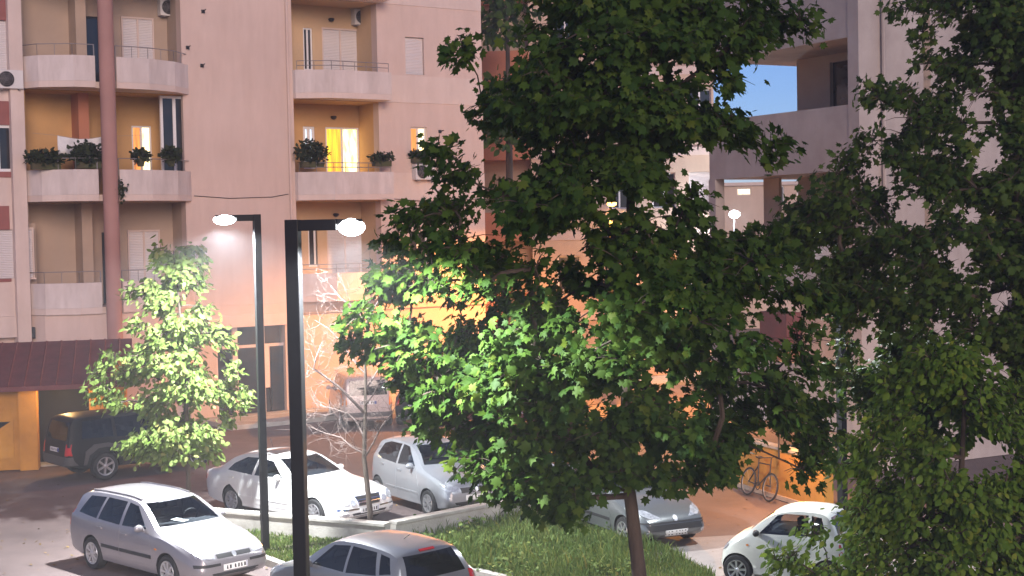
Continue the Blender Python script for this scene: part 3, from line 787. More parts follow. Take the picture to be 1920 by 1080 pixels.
def mirror(poly): return [(-a,b) for a,b in poly][::-1]
def ellipse(cx,cz,rx,rz,n=18,rot=0):
    c,s=math.cos(rot),math.sin(rot); out=[]
    for i in range(n):
        t=2*math.pi*i/n; a,b=rx*math.cos(t),rz*math.sin(t); out.append((cx+a*c-b*s, cz+a*s+b*c))
    return out
class Car:
    """x runs back from the front bumper; the root's local +X is the car's front, z=0 the road"""
    def __init__(s, name, label, S):
        s.S=S; s.L,s.W,s.H=S['L'],S['W'],S['H']
        s.root=thing(name,label,S.get('cat','car'),group=S.get('group'))
        L,W,H=s.L,s.W,s.H; hw=W/2
        top=S['top']; bot=S.get('bot',[(0,0.30),(0.12,0.22),(0.6,0.18),(L-0.7,0.19),(L-0.15,0.27),(L,0.34)])
        belt=S['belt']; plan=S.get('plan',[(0,0.70),(0.03,0.79),(0.12,0.87),(0.35,0.945),(0.8,0.99),(L*0.5,1.0),(L-0.9,0.985),(L-0.35,0.95),(L-0.12,0.90),(L-0.03,0.83),(L,0.74)])
        rw=S['rw']; cr=S.get('crown',0.055)
        xs=sorted(set([0,0.012,0.03,0.06,0.1,0.15,0.2,0.27]+[0.27+(L-0.54)*i/64 for i in range(65)]+[L-0.2,L-0.15,L-0.1,L-0.06,L-0.03,L-0.012,L]))
        vs=[];fs=[]; n=None
        for x in xs:
            zt=hermite(top,x); zb=hermite(bot,x); wv=hermite(plan,x)*hw
            c=cr*min(1,wv/hw); bz=min(hermite(belt,x), zt-c-0.012)
            fr=max(0,min(1,(zt-S['cowl'])/(H-S['cowl'])))
            rail=wv*0.90*(1-fr)+rw*fr
            zr=zt-c
            P=[(0,zb),(0.6*wv,zb),(0.87*wv,zb+0.012),(0.95*wv,zb+0.05)]
            for a,k in ((0.25,0.985),(0.45,0.997),(0.62,1.0),(0.76,0.992),(0.82,0.98),(0.93,0.972)): P.append((wv*k, zb+0.05+(bz-zb-0.05)*a))
            P.append((wv*0.955,bz))
            for a in (0.12,0.3,0.5,0.7,0.88): 
                bulge=math.sin(a*math.pi)*0.018*fr
                P.append((wv*0.955*(1-a)+rail*a+bulge, bz*(1-a)+zr*a))
            for a in (0,0.03,0.08,0.16,0.3,0.5,0.75): P.append((rail*(1-a), zr+c*(1-(1-a)**3)))
            P.append((0,zt))
            ring=[(L/2-x,y,z) for y,z in P]+[(L/2-x,-y,z) for y,z in P[-2:0:-1]]
            n=len(ring); vs+=ring
        for i in range(len(xs)-1):
            for k in range(n):
                k2=(k+1)%n; fs.append((i*n+k,(i+1)*n+k,(i+1)*n+k2,i*n+k2))
        fs.append(tuple(range(n))); q=(len(xs)-1)*n; fs.append(tuple(range(q+n-1,q-1,-1)))
        bm=bmesh.new(); bv=[bm.verts.new(v) for v in vs]
        for f in fs: bm.faces.new([bv[i] for i in f])
        bmesh.ops.recalc_face_normals(bm,faces=bm.faces)
        s.bvh=BVHTree.FromBMesh(bm)
        me=bpy.data.meshes.new('shell'); bm.to_mesh(me); bm.free(); me.materials.append(S['paint'])
        shell=bpy.data.objects.new('shell',me); col.objects.link(shell)
        cut=[]
        def cutter(mb,mt):
            m_=mb.mesh('cut',M[mt]); b=bmesh.new(); b.from_mesh(m_); bmesh.ops.recalc_face_normals(b,faces=b.faces); b.to_mesh(m_); b.free()
            o=bpy.data.objects.new('cut',m_); col.objects.link(o); cut.append(o)
            md=shell.modifiers.new('b','BOOLEAN'); md.operation='DIFFERENCE'; md.object=o; md.solver='EXACT'; md.material_mode='TRANSFER'
        def prism_y(poly,y0,y1):
            k=len(poly); v=[(L/2-x,y0,z) for x,z in poly]+[(L/2-x,y1,z) for x,z in poly]
            return MB().add(v,[tuple(range(k)),tuple(range(2*k-1,k-1,-1))]+[(i,i+k,(i+1)%k+k,(i+1)%k) for i in range(k)])
        def prism_x(poly,x0,x1):
            k=len(poly); v=[(L/2-x0,y,z) for y,z in poly]+[(L/2-x1,y,z) for y,z in poly]
            return MB().add(v,[tuple(range(k)),tuple(range(2*k-1,k-1,-1))]+[(i,i+k,(i+1)%k+k,(i+1)%k) for i in range(k)])
        r=S['r']; ax=[S['fa'],S['fa']+S['wb']]
        for x in ax:
            for sy in (-1,1):
                mb=MB().lathe([(0.001,0),(r+0.045,0),(r+0.045,0.6),(0.001,0.6)],(L/2-x,sy*(hw-0.27),r),(0,sy,0),30); cutter(mb,'trim')
        if not S.get('solid'):
            for w_ in S['win']: cutter(prism_y(w_,-hw,hw),'interior')
            cutter(prism_x(S['ws'],-0.1,S['cab'][0]),'interior')
            cutter(prism_x(S['rwin'],L+0.1,S['cab'][1]),'interior')
            cutter(prism_y(S['cabin'],-rw+0.07,rw-0.07),'interior')
        dg=bpy.context.evaluated_depsgraph_get(); dg.update()
        me2=bpy.data.meshes.new_from_object(shell.evaluated_get(dg)); me2.name='body'
        for o in cut+[shell]: bpy.data.objects.remove(o)
        me2.polygons.foreach_set('use_smooth',[True]*len(me2.polygons)); me2.set_sharp_from_angle(angle=R(32))
        s.body=link('body',me2,s.root)
        # glass
        gm=S.get('glass',M['autoglass'])
        for w_ in S['win']:
            for side in 'LR': s.panel('window',w_,side,gm,-0.004,0.012)
        s.panel('windscreen',S['ws'],'F',gm,-0.004,0.012); s.panel('rear_window',S['rwin'],'B',gm,-0.004,0.012)
        # doors
        for d in S.get('doors',[]):
            for side in 'LR':
                o=s.panel('door',d['poly'],side,S['paint'],0.004,0.02)
                hx,hz=d['handle']; s.panel('handle',[(hx-0.09,hz-0.018),(hx+0.09,hz-0.018),(hx+0.09,hz+0.018),(hx-0.09,hz+0.018)],side,d.get('hm',S['paint']),0.028,0.03,o)
        for nm,poly,view,mt,off,th in S.get('panels',[]):
            vw=view
            if view=='LR':
                for side in 'LR': s.panel(nm,poly,side,M[mt],off,th)
            elif view in('F2','B2'):
                s.panel(nm,poly,view[0],M[mt],off,th); s.panel(nm,mirror(poly),view[0],M[mt],off,th)
            else: s.panel(nm,poly,view,M[mt],off,th)
        for view,z,ww in (('F',S.get('pf',0.42),0.26),('B',S.get('pb',0.75),0.26)):
            pl_=s.panel('number_plate',[(-ww,z-0.055),(ww,z-0.055),(ww,z+0.055),(-ww,z+0.055)],view,M['plate'],0.014,0.02)
            gl_=MB()
            e=-1 if view=='B' else 1
            for ci in range(6):
                yc=-ww*0.70+ci*ww*0.26+(0.04 if ci>1 else 0); o=s.panel('plate_character',[(yc-0.017,z-0.033),(yc+0.017,z-0.033),(yc+(0.017 if ci%2 else 0.006),z+0.033),(yc-(0.017 if ci%3 else 0.008),z+0.033)],view,M['trim'],0.0165,0.008,pl_)
            s.panel('blue_strip',[(e*ww*0.98-0.02,z-0.05),(e*ww*0.98+0.02-0.03*e,z-0.05),(e*ww*0.98+0.02-0.03*e,z+0.05),(e*ww*0.98-0.02,z+0.05)],view,M['plateblue'],0.017,0.01,pl_)
        # wheels
        me1,me3=wheel_mesh(r,S.get('tw',0.2),S.get('spokes',7))
        for x in ax:
            for sy in (-1,1):
                o=link('wheel',me1,s.root); o.location=(L/2-x,sy*(hw-0.115),r)
                if sy<0: o.rotation_euler=(0,0,math.pi)
                o2=link('rim',me3,o); o2.rotation_euler=(0,random.uniform(0,6),0)
        # mirrors
        mx,mz=S['mirror']; y=s.side_y(mx,mz)
        for sy in (-1,1):
            mb=MB().ell((L/2-mx,sy*(y+0.11),mz+0.02),0.06,0.10,0.07,12,8)
            mb.tube([(L/2-mx,sy*(y-0.02),mz-0.03),(L/2-mx,sy*(y+0.06),mz-0.01)],0.03,6)
            mb.build('mirror',S.get('mirmat',S['paint']),s.root,smooth=True)
        # inside
        if not S.get('solid'):
            x0,x1=S['seats']; bz=S['cabin'][0][1]
            for x in (x0,x1):
                for sy in (-1,1):
                    mb=MB().box(L/2-x-0.08,L/2-x+0.05,sy*0.34-0.2,sy*0.34+0.2,bz+0.003,bz+0.14); mb.box(L/2-x-0.07,L/2-x+0.02,sy*0.34-0.12,sy*0.34+0.12,bz+0.16,bz+0.31)
                    mb.build('seat',M['seat'],s.root,bevel=0.03)
            mb=MB(); c=Vector((L/2-x0+0.62,0.34,bz+0.06)); 
            mb.tube([(c.x+0.06*math.sin(a)*0.6,c.y+0.17*math.cos(a),c.z+0.13*math.sin(a)) for a in [2*math.pi*i/16 for i in range(17)]],0.014,6,caps=False)
            mb.build('steering_wheel',M['trim'],s.root)
    def side_y(s,x,z):
        h=s.bvh.ray_cast(Vector((s.L/2-x,4,z)),Vector((0,-1,0))); return h[0].y if h[0] else s.W/2
    def panel(s,name,poly,view,mt,off,th,parent=None):
        n=len(poly); bd=[]
        step=0.07
        for i in range(n):
            a=Vector(poly[i]); b=Vector(poly[(i+1)%n]); k=max(1,int((b-a).length/step))
            for j in range(k): bd.append(a.lerp(b,j/k))
        xs=[p.x for p in bd]; ys=[p.y for p in bd]
        inner=[]
        def inside(p):
            c=False
            for i in range(n):
                a=poly[i]; b=poly[(i+1)%n]
                if (a[1]>p[1])!=(b[1]>p[1]) and p[0]<(b[0]-a[0])*(p[1]-a[1])/(b[1]-a[1])+a[0]: c=not c
            return c
        gx=min(xs)+step/2
        while gx<max(xs):
            gy=min(ys)+step/2
            while gy<max(ys):
                if inside((gx,gy)) and min((Vector((gx,gy))-q).length for q in bd)>step*0.45: inner.append(Vector((gx,gy)))
                gy+=step
            gx+=step
        k=len(bd)
        V,E,F,*_r=delaunay_2d_cdt(bd+inner,[],[list(range(k))],1,1e-5)
        top=[];bot=[]
        L2=s.L/2
        for p in V:
            if view in 'LR':
                sy=1 if view=='L' else -1; o=Vector((L2-p.x,sy*4,p.y)); d=Vector((0,-sy,0))
            elif view=='F': o=Vector((L2+4,p.x,p.y)); d=Vector((-1,0,0))
            elif view=='B': o=Vector((-L2-4,p.x,p.y)); d=Vector((1,0,0))
            else: o=Vector((L2-p.x,p.y,5)); d=Vector((0,0,-1))
            h,nn,_,_=s.bvh.ray_cast(o,d)
            if h is None:
                h,nn,_,_=s.bvh.find_nearest(o+d*(4 if view not in 'T' else 4))
            if nn.dot(d)>0: nn=-nn
            top.append(h+nn*off); bot.append(h+nn*(off-th))
        N=len(V); fs=[list(f) for f in F]
        if not fs: return None
        # outward orientation
        nn=(top[fs[0][1]]-top[fs[0][0]]).cross(top[fs[0][2]]-top[fs[0][0]])
        if nn.dot(top[fs[0][0]]-bot[fs[0][0]])<0: fs=[f[::-1] for f in fs]
        from collections import Counter
        ed=Counter(); 
        for f in fs:
            for i in range(len(f)): ed[(f[i],f[(i+1)%len(f)])]+=1
        sk=[(a,b) for (a,b) in ed if (b,a) not in ed]
        mb=MB().add(top+bot, fs+[[b,a,a+N,b+N] for a,b in sk])
        return mb.build(name,mt,parent or s.root,smooth=True,angle=50)
    def shrink(s,k,px):
        g=G(*px); s.root.scale=(k,k,k); l=s.root.location; s.root.location=(g.x+(l.x-g.x)*k, g.y+(l.y-g.y)*k, 0.0); return s
    def place(s,yaw,wheel,side,px):
        s.root.rotation_euler=(0,0,yaw)
        x=s.L/2-(s.S['fa']+(s.S['wb'] if wheel=='R' else 0)); y=side*(s.W/2-0.1)
        g=G(*px); c,sn=math.cos(yaw),math.sin(yaw)
        s.root.location=(g.x-(c*x-sn*y), g.y-(sn*x+c*y), 0.0)
        return s
def strip(x0,x1,z0,z1): return [(x0,z0),(x1,z0),(x1,z1),(x0,z1)]

# 1 silver estate
estate=dict(L=4.52,W=1.76,H=1.51,r=0.315,fa=0.90,wb=2.60,cowl=1.0,rw=0.60,paint=M['silver'],
 top=[(0,0.48),(0.012,0.56),(0.05,0.64),(0.15,0.72),(0.35,0.80),(0.8,0.91),(1.22,0.99),(1.3,1.02),(1.7,1.25),(2.05,1.425),(2.25,1.475),(2.8,1.51),(3.5,1.505),(3.95,1.47),(4.12,1.41),(4.3,1.16),(4.42,0.95),(4.48,0.80),(4.52,0.55)],
 belt=[(0,0.45),(0.3,0.66),(1.2,0.90),(2.4,0.94),(3.4,0.96),(4.3,0.98)],
 win=[[(1.64,1.0),(2.12,1.355),(2.42,1.39),(2.44,0.98)],[(2.53,0.98),(2.51,1.395),(3.18,1.405),(3.30,1.0)],[(3.37,1.0),(3.26,1.40),(3.80,1.375),(4.05,1.05)]],
 ws=[(-0.66,1.045),(0.66,1.045),(0.53,1.40),(-0.53,1.40)], rwin=[(-0.60,1.02),(0.60,1.02),(0.50,1.38),(-0.50,1.38)],
 cab=(2.3,3.4), cabin=[(1.85,1.0),(2.25,1.41),(3.8,1.42),(4.0,1.02)], seats=(2.55,3.4),mirror=(1.72,1.0),
 doors=[dict(poly=[(1.42,0.36),(1.36,0.6),(1.52,0.95),(2.47,0.95),(2.47,0.36)],handle=(2.32,0.83)),dict(poly=[(2.49,0.36),(2.49,0.95),(3.34,0.96),(3.42,0.8),(3.15,0.45),(3.1,0.36)],handle=(3.2,0.85))],
 panels=[('side_moulding',strip(1.40,2.46,0.50,0.56),'LR','trim',0.016,0.03),('side_moulding',strip(2.50,3.12,0.50,0.56),'LR','trim',0.016,0.03),
  ('headlight',[(0.40,0.60),(0.72,0.64),(0.74,0.71),(0.42,0.68)],'F2','headlamp',0.006,0.03),('grille',[(-0.36,0.60),(0.36,0.60),(0.37,0.67),(-0.37,0.67)],'F','trim',0.006,0.03),
  ('bumper_strip',[(-0.78,0.475),(-0.32,0.475),(-0.32,0.52),(-0.78,0.53)],'F','trim',0.012,0.03),('bumper_strip',[(0.32,0.475),(0.78,0.475),(0.78,0.53),(0.32,0.52)],'F','trim',0.012,0.03),
  ('air_intake',[(-0.5,0.30),(0.5,0.30),(0.5,0.35),(-0.5,0.35)],'F','trim',0.005,0.03),('badge',ellipse(0,0.635,0.045,0.045),'F','alloy',0.016,0.03),
  ('tail_light',[(0.66,0.75),(0.78,0.75),(0.74,1.1),(0.64,1.1)],'B2','taillamp',0.006,0.03),('indicator',strip(1.22,1.28,0.68,0.71),'LR','amber',0.008,0.02),
  ('roof_rail',strip(2.2,3.9,0.50,0.53),'T','silver',0.03,0.05),('roof_rail',strip(2.2,3.9,-0.53,-0.50),'T','silver',0.03,0.05)],pf=0.43,spokes=8)
car=Car('estate_car','silver estate car nose to the slim lamp post at front left',estate).place(R(-44),'R',-1,(180,1066))
rt=car
pp=MB().box(0,0.28,-0.1,0.1,0,0.006); o=pp.build('paper_sheet',M['paper'],car.root); o.location=(4.52/2-1.78,-0.12,1.075); o.rotation_euler=(0,R(6),0.4)

# 2 white saloon
saloon=dict(L=4.82,W=1.82,H=1.45,r=0.325,fa=0.84,wb=2.854,cowl=0.98,rw=0.60,paint=M['white'],
 top=[(0,0.45),(0.012,0.56),(0.05,0.66),(0.12,0.725),(0.35,0.80),(1.0,0.91),(1.45,0.965),(1.55,0.99),(2.0,1.22),(2.35,1.375),(2.6,1.425),(3.05,1.45),(3.5,1.42),(3.8,1.335),(4.1,1.16),(4.3,1.055),(4.55,1.01),(4.74,0.96),(4.79,0.85),(4.82,0.6)],
 belt=[(0,0.42),(0.3,0.64),(1.4,0.87),(2.6,0.93),(3.8,0.97),(4.5,0.93)],
 win=[[(1.92,0.99),(2.42,1.30),(2.86,1.335),(2.88,0.97)],[(2.97,0.97),(2.95,1.335),(3.35,1.32),(3.72,1.16),(3.86,1.01)]],
 ws=[(-0.68,1.01),(0.68,1.01),(0.53,1.345),(-0.53,1.345)], rwin=[(-0.60,1.09),(0.60,1.09),(0.50,1.33),(-0.50,1.33)],
 cab=(2.6,3.4), cabin=[(2.15,0.99),(2.5,1.35),(3.4,1.35),(3.7,1.05)], seats=(2.9,3.5),mirror=(1.98,0.99),
 doors=[dict(poly=[(1.65,0.32),(1.58,0.55),(1.72,0.93),(2.91,0.945),(2.91,0.32)],handle=(2.72,0.82)),dict(poly=[(2.93,0.32),(2.93,0.945),(3.88,0.97),(3.9,0.82),(3.45,0.5),(3.3,0.32)],handle=(3.7,0.86))],
 panels=[('side_moulding',strip(1.6,2.9,0.45,0.49),'LR','white',0.014,0.03),('side_moulding',strip(2.94,3.42,0.45,0.49),'LR','white',0.014,0.03),
  ('headlight',ellipse(0.66,0.635,0.125,0.085,20,0.12),'F2','headlamp',0.012,0.03),('inner_headlight',ellipse(0.45,0.585,0.075,0.066,18),'F2','headlamp',0.012,0.03),
  ('grille_frame',[(-0.30,0.50),(0.30,0.50),(0.36,0.70),(-0.36,0.70)],'F','chrome',0.014,0.03),('grille',[(-0.275,0.515),(0.275,0.515),(0.33,0.685),(-0.33,0.685)],'F','trim',0.020,0.03),
  ('grille_bar',[(-0.30,0.565),(0.30,0.565),(0.30,0.575),(-0.30,0.575)],'F','chrome',0.026,0.02),('grille_bar',[(-0.31,0.615),(0.31,0.615),(0.31,0.625),(-0.31,0.625)],'F','chrome',0.026,0.02),
  ('air_intake',[(-0.45,0.285),(0.45,0.285),(0.5,0.36),(-0.5,0.36)],'F','trim',0.005,0.03),('fog_lamp',ellipse(0.66,0.34,0.08,0.04),'F2','headlamp',0.008,0.02),('bumper_strip',[(-0.8,0.44),(-0.3,0.43),(-0.3,0.46),(-0.8,0.48)],'F','chrome',0.012,0.03),('bumper_strip',[(0.3,0.43),(0.8,0.44),(0.8,0.48),(0.3,0.46)],'F','chrome',0.012,0.03),
  ('sunroof',strip(2.62,3.1,-0.42,0.42),'T','darkglass',0.004,0.02),('tail_light',[(0.5,0.72),(0.82,0.72),(0.80,0.92),(0.55,0.90)],'B2','taillamp',0.008,0.03)],pf=0.40,spokes=10)
c=Car('saloon_car','white saloon with round twin headlamps behind the low wall',saloon).place(R(-42),'R',-1,(440,963))
# upright hood star
mb=MB(); z0=hermite(saloon['top'],0.28); X=saloon['L']/2-0.28
mb.tube([(X,0,z0-0.01),(X,0,z0+0.035)],0.006,6)
ring=[(X,0.042*math.cos(a),z0+0.077+0.042*math.sin(a)) for a in [2*math.pi*i/20 for i in range(21)]]
mb.tube(ring,0.005,5,caps=False)
for a in (90,210,330): mb.tube([(X,0,z0+0.077),(X,0.04*math.cos(R(a)),z0+0.077+0.04*math.sin(R(a)))],0.005,5)
mb.build('hood_emblem',M['chrome'],c.root)
MB().tube([(saloon['L']/2-3.6,0.3,1.36),(saloon['L']/2-3.72,0.3,1.62)],0.006,5).build('aerial',M['trim'],c.root)

# 3 tall silver compact
compact=dict(L=3.60,W=1.72,H=1.575,r=0.30,fa=0.72,wb=2.42,cowl=1.02,rw=0.60,paint=M['silver2'],
 top=[(0,0.48),(0.012,0.58),(0.05,0.68),(0.12,0.77),(0.3,0.87),(0.7,0.98),(0.95,1.04),(1.05,1.08),(1.45,1.36),(1.75,1.505),(2.0,1.555),(2.5,1.575),(3.0,1.54),(3.25,1.46),(3.4,1.22),(3.50,0.98),(3.57,0.75),(3.6,0.5)],
 belt=[(0,0.45),(0.25,0.70),(1.0,0.94),(2.0,1.01),(3.3,1.10)],
 win=[[(1.36,1.06),(1.84,1.44),(2.12,1.465),(2.12,1.03)],[(2.20,1.03),(2.20,1.465),(2.72,1.465),(3.0,1.40),(3.16,1.14),(2.9,1.06)]],
 ws=[(-0.66,1.095),(0.66,1.095),(0.53,1.47),(-0.53,1.47)], rwin=[(-0.58,1.10),(0.58,1.10),(0.50,1.45),(-0.50,1.45)],
 cab=(1.95,2.7), cabin=[(1.55,1.06),(1.95,1.49),(2.9,1.48),(3.05,1.1)], seats=(2.1,2.8),mirror=(1.40,1.05),
 doors=[dict(poly=[(1.15,0.34),(1.1,0.6),(1.28,1.02),(2.14,1.015),(2.14,0.34)],handle=(2.0,0.90)),dict(poly=[(2.17,0.34),(2.17,1.015),(2.96,1.06),(2.98,0.9),(2.72,0.5),(2.62,0.34)],handle=(2.85,0.95))],
 panels=[('side_moulding',strip(1.14,2.13,0.46,0.50),'LR','silver2',0.016,0.03),('side_moulding',strip(2.18,2.68,0.46,0.50),'LR','silver2',0.016,0.03),
  ('headlight',[(0.42,0.60),(0.72,0.63),(0.75,0.80),(0.62,0.82),(0.42,0.68)],'F2','headlamp',0.008,0.03),('grille',[(-0.36,0.57),(0.36,0.57),(0.38,0.68),(-0.38,0.68)],'F','trim',0.008,0.03),('badge',ellipse(0,0.625,0.06,0.06),'F','alloy',0.02,0.03),
  ('air_intake',[(-0.5,0.30),(0.5,0.30),(0.55,0.38),(-0.55,0.38)],'F','trim',0.005,0.03),('tail_light',[(0.62,0.7),(0.76,0.7),(0.70,1.05),(0.62,1.05)],'B2','taillamp',0.008,0.03)],pf=0.46,spokes=7)
Car('compact_car','tall cool silver compact car beside the white saloon',compact).place(R(-57),'F',-1,(808,968))

# 4 grey hatchback behind the maple trunk
hatch=dict(L=3.82,W=1.65,H=1.43,r=0.295,fa=0.76,wb=2.44,cowl=0.97,rw=0.56,paint=M['greypaint'],
 top=[(0,0.42),(0.012,0.50),(0.05,0.59),(0.15,0.68),(0.35,0.77),(0.8,0.89),(1.1,0.955),(1.2,0.99),(1.6,1.22),(1.95,1.375),(2.2,1.42),(2.6,1.43),(3.1,1.39),(3.4,1.30),(3.6,1.06),(3.72,0.85),(3.79,0.68),(3.82,0.48)],
 belt=[(0,0.40),(0.3,0.62),(1.1,0.86),(2.4,0.92),(3.5,0.98)],
 win=[[(1.52,0.97),(2.0,1.29),(2.32,1.33),(2.34,0.95)],[(2.42,0.95),(2.40,1.33),(2.9,1.30),(3.2,1.20),(3.3,1.02)]],
 ws=[(-0.62,1.01),(0.62,1.01),(0.49,1.335),(-0.49,1.335)], rwin=[(-0.55,1.0),(0.55,1.0),(0.46,1.28),(-0.46,1.28)],
 cab=(2.2,2.9), cabin=[(1.75,0.97),(2.15,1.34),(3.0,1.32),(3.2,1.02)], seats=(2.4,3.0),mirror=(1.55,0.96),
 doors=[dict(poly=[(1.25,0.34),(1.2,0.55),(1.38,0.93),(2.37,0.935),(2.37,0.34)],handle=(2.22,0.80))],
 panels=[('side_moulding',strip(1.25,2.36,0.44,0.50),'LR','trim',0.016,0.03),
  ('headlight',[(0.30,0.605),(0.56,0.62),(0.72,0.70),(0.70,0.77),(0.52,0.745)],'F2','headlamp',0.008,0.03),('grille',[(-0.60,0.38),(0.60,0.38),(0.66,0.50),(-0.66,0.50)],'F','trim',0.010,0.03),('badge',ellipse(0,0.60,0.05,0.055),'F','alloy',0.014,0.03),
  ('bumper_strip',[(-0.74,0.52),(0.74,0.52),(0.74,0.55),(-0.74,0.55)],'F','trim',0.014,0.03),('fog_lamp',ellipse(0.62,0.33,0.06,0.04),'F2','headlamp',0.012,0.02),('tail_light',[(0.55,0.72),(0.70,0.72),(0.64,0.95),(0.56,0.95)],'B2','taillamp',0.008,0.03)],pf=0.33,spokes=7)
Car('hatchback_car','grey hatchback with wide black grille right behind the maple trunk',hatch).place(R(-64),'F',-1,(1174,1023))

# 5 white two-seater
tiny=dict(L=2.5,W=1.52,H=1.55,r=0.29,fa=0.38,wb=1.81,cowl=1.03,rw=0.56,paint=M['whitesmart'],
 top=[(0,0.45),(0.012,0.55),(0.05,0.67),(0.12,0.79),(0.25,0.90),(0.45,1.0),(0.55,1.06),(0.85,1.30),(1.1,1.455),(1.3,1.515),(1.6,1.55),(1.95,1.54),(2.15,1.48),(2.28,1.28),(2.38,1.0),(2.45,0.78),(2.5,0.5)],
 belt=[(0,0.42),(0.2,0.70),(0.55,0.93),(1.2,1.0),(2.2,1.04)],
 win=[[(0.83,1.04),(1.18,1.40),(1.35,1.44),(1.80,1.44),(1.82,1.05)],[(1.88,1.06),(1.86,1.435),(2.06,1.40),(2.15,1.12)]],
 ws=[(-0.60,1.09),(0.60,1.09),(0.48,1.42),(-0.48,1.42)], rwin=[(-0.50,1.06),(0.50,1.06),(0.46,1.40),(-0.46,1.40)],
 cab=(1.3,1.7), cabin=[(1.0,1.05),(1.3,1.45),(1.9,1.46),(2.05,1.1)], seats=(1.55,1.9),mirror=(0.80,1.04),mirmat=M['trim'],
 doors=[dict(poly=[(0.72,0.36),(0.68,0.6),(0.80,1.0),(1.84,1.02),(1.84,0.7),(1.72,0.36)],handle=(1.66,0.90))],
 panels=[('headlight',ellipse(0.52,0.74,0.11,0.10),'F2','headlamp',0.01,0.03),('grille',[(-0.35,0.42),(0.35,0.42),(0.35,0.52),(-0.35,0.52)],'F','trim',0.008,0.03),
  ('tail_light',ellipse(0.60,0.86,0.055,0.055),'B2','taillamp',0.01,0.03),('tail_light',ellipse(0.62,0.72,0.055,0.055),'B2','taillamp',0.01,0.03),
  ('rear_panel',[(-0.45,0.5),(0.45,0.5),(0.42,1.0),(-0.42,1.0)],'B','trim',0.006,0.02),('indicator',ellipse(0.60,0.80,0.03,0.02),'LR','amber',0.01,0.02)],spokes=8,tw=0.19)
Car('microcar','white two seater microcar on the pale path at lower right',tiny).place(R(154),'F',1,(1384,1094)).shrink(0.90,(1384,1094))

# 6 gunmetal hatch at the bottom edge, seen from behind
gun=dict(L=3.85,W=1.69,H=1.50,r=0.31,fa=0.80,wb=2.39,cowl=1.0,rw=0.57,paint=M['hatchpaint'],
 top=[(0,0.46),(0.012,0.56),(0.05,0.66),(0.15,0.76),(0.35,0.85),(0.8,0.95),(1.05,1.0),(1.15,1.04),(1.5,1.28),(1.8,1.43),(2.05,1.485),(2.5,1.50),(3.0,1.475),(3.4,1.41),(3.52,1.30),(3.68,1.02),(3.76,0.85),(3.82,0.66),(3.85,0.48)],
 belt=[(0,0.43),(0.3,0.68),(1.0,0.90),(2.4,0.97),(3.5,1.02)],
 win=[[(1.45,1.01),(1.86,1.35),(2.28,1.395),(2.30,1.0)],[(2.36,1.0),(2.34,1.395),(2.95,1.38),(3.1,1.06)],[(3.17,1.08),(3.05,1.37),(3.28,1.34),(3.42,1.12)]],
 ws=[(-0.64,1.06),(0.64,1.06),(0.50,1.395),(-0.50,1.395)], rwin=[(-0.60,1.02),(0.60,1.02),(0.50,1.36),(-0.50,1.36)],glass=glassy('dark privacy glass',(0.10,0.11,0.12),0),
 cab=(2.1,2.9), cabin=[(1.7,1.02),(2.1,1.41),(3.0,1.40),(3.3,1.05)], seats=(2.3,3.0),mirror=(1.46,1.01),
 doors=[dict(poly=[(1.2,0.36),(1.15,0.6),(1.32,0.97),(2.32,0.98),(2.32,0.36)],handle=(2.17,0.86)),dict(poly=[(2.34,0.36),(2.34,0.98),(3.12,1.0),(3.15,0.85),(2.9,0.5),(2.8,0.36)],handle=(3.0,0.88))],
 panels=[('headlight',[(0.45,0.62),(0.72,0.65),(0.74,0.85),(0.62,0.86)],'F2','headlamp',0.008,0.03),('grille',[(-0.4,0.5),(0.4,0.5),(0.4,0.6),(-0.4,0.6)],'F','trim',0.008,0.03),
  ('tail_light',[(0.62,0.72),(0.78,0.72),(0.74,1.0),(0.66,1.02)],'B2','taillamp',0.010,0.03),('brake_lamp',[(-0.15,1.385),(0.15,1.385),(0.15,1.405),(-0.15,1.405)],'B','taillamp',0.02,0.03)],spokes=7)
g6=Car('dark_hatchback','gunmetal hatchback cut by the lower edge behind the thick lamp post',gun)
g6.root.rotation_euler=(0,0,R(134))
q=AT(688,1018,24.4); g6.root.location=(q.x,24.4,0) 
MB().tube([(-0.95,0,1.485),(-1.1,0,1.58)],0.006,5).build('aerial',M['trim'],g6.root)

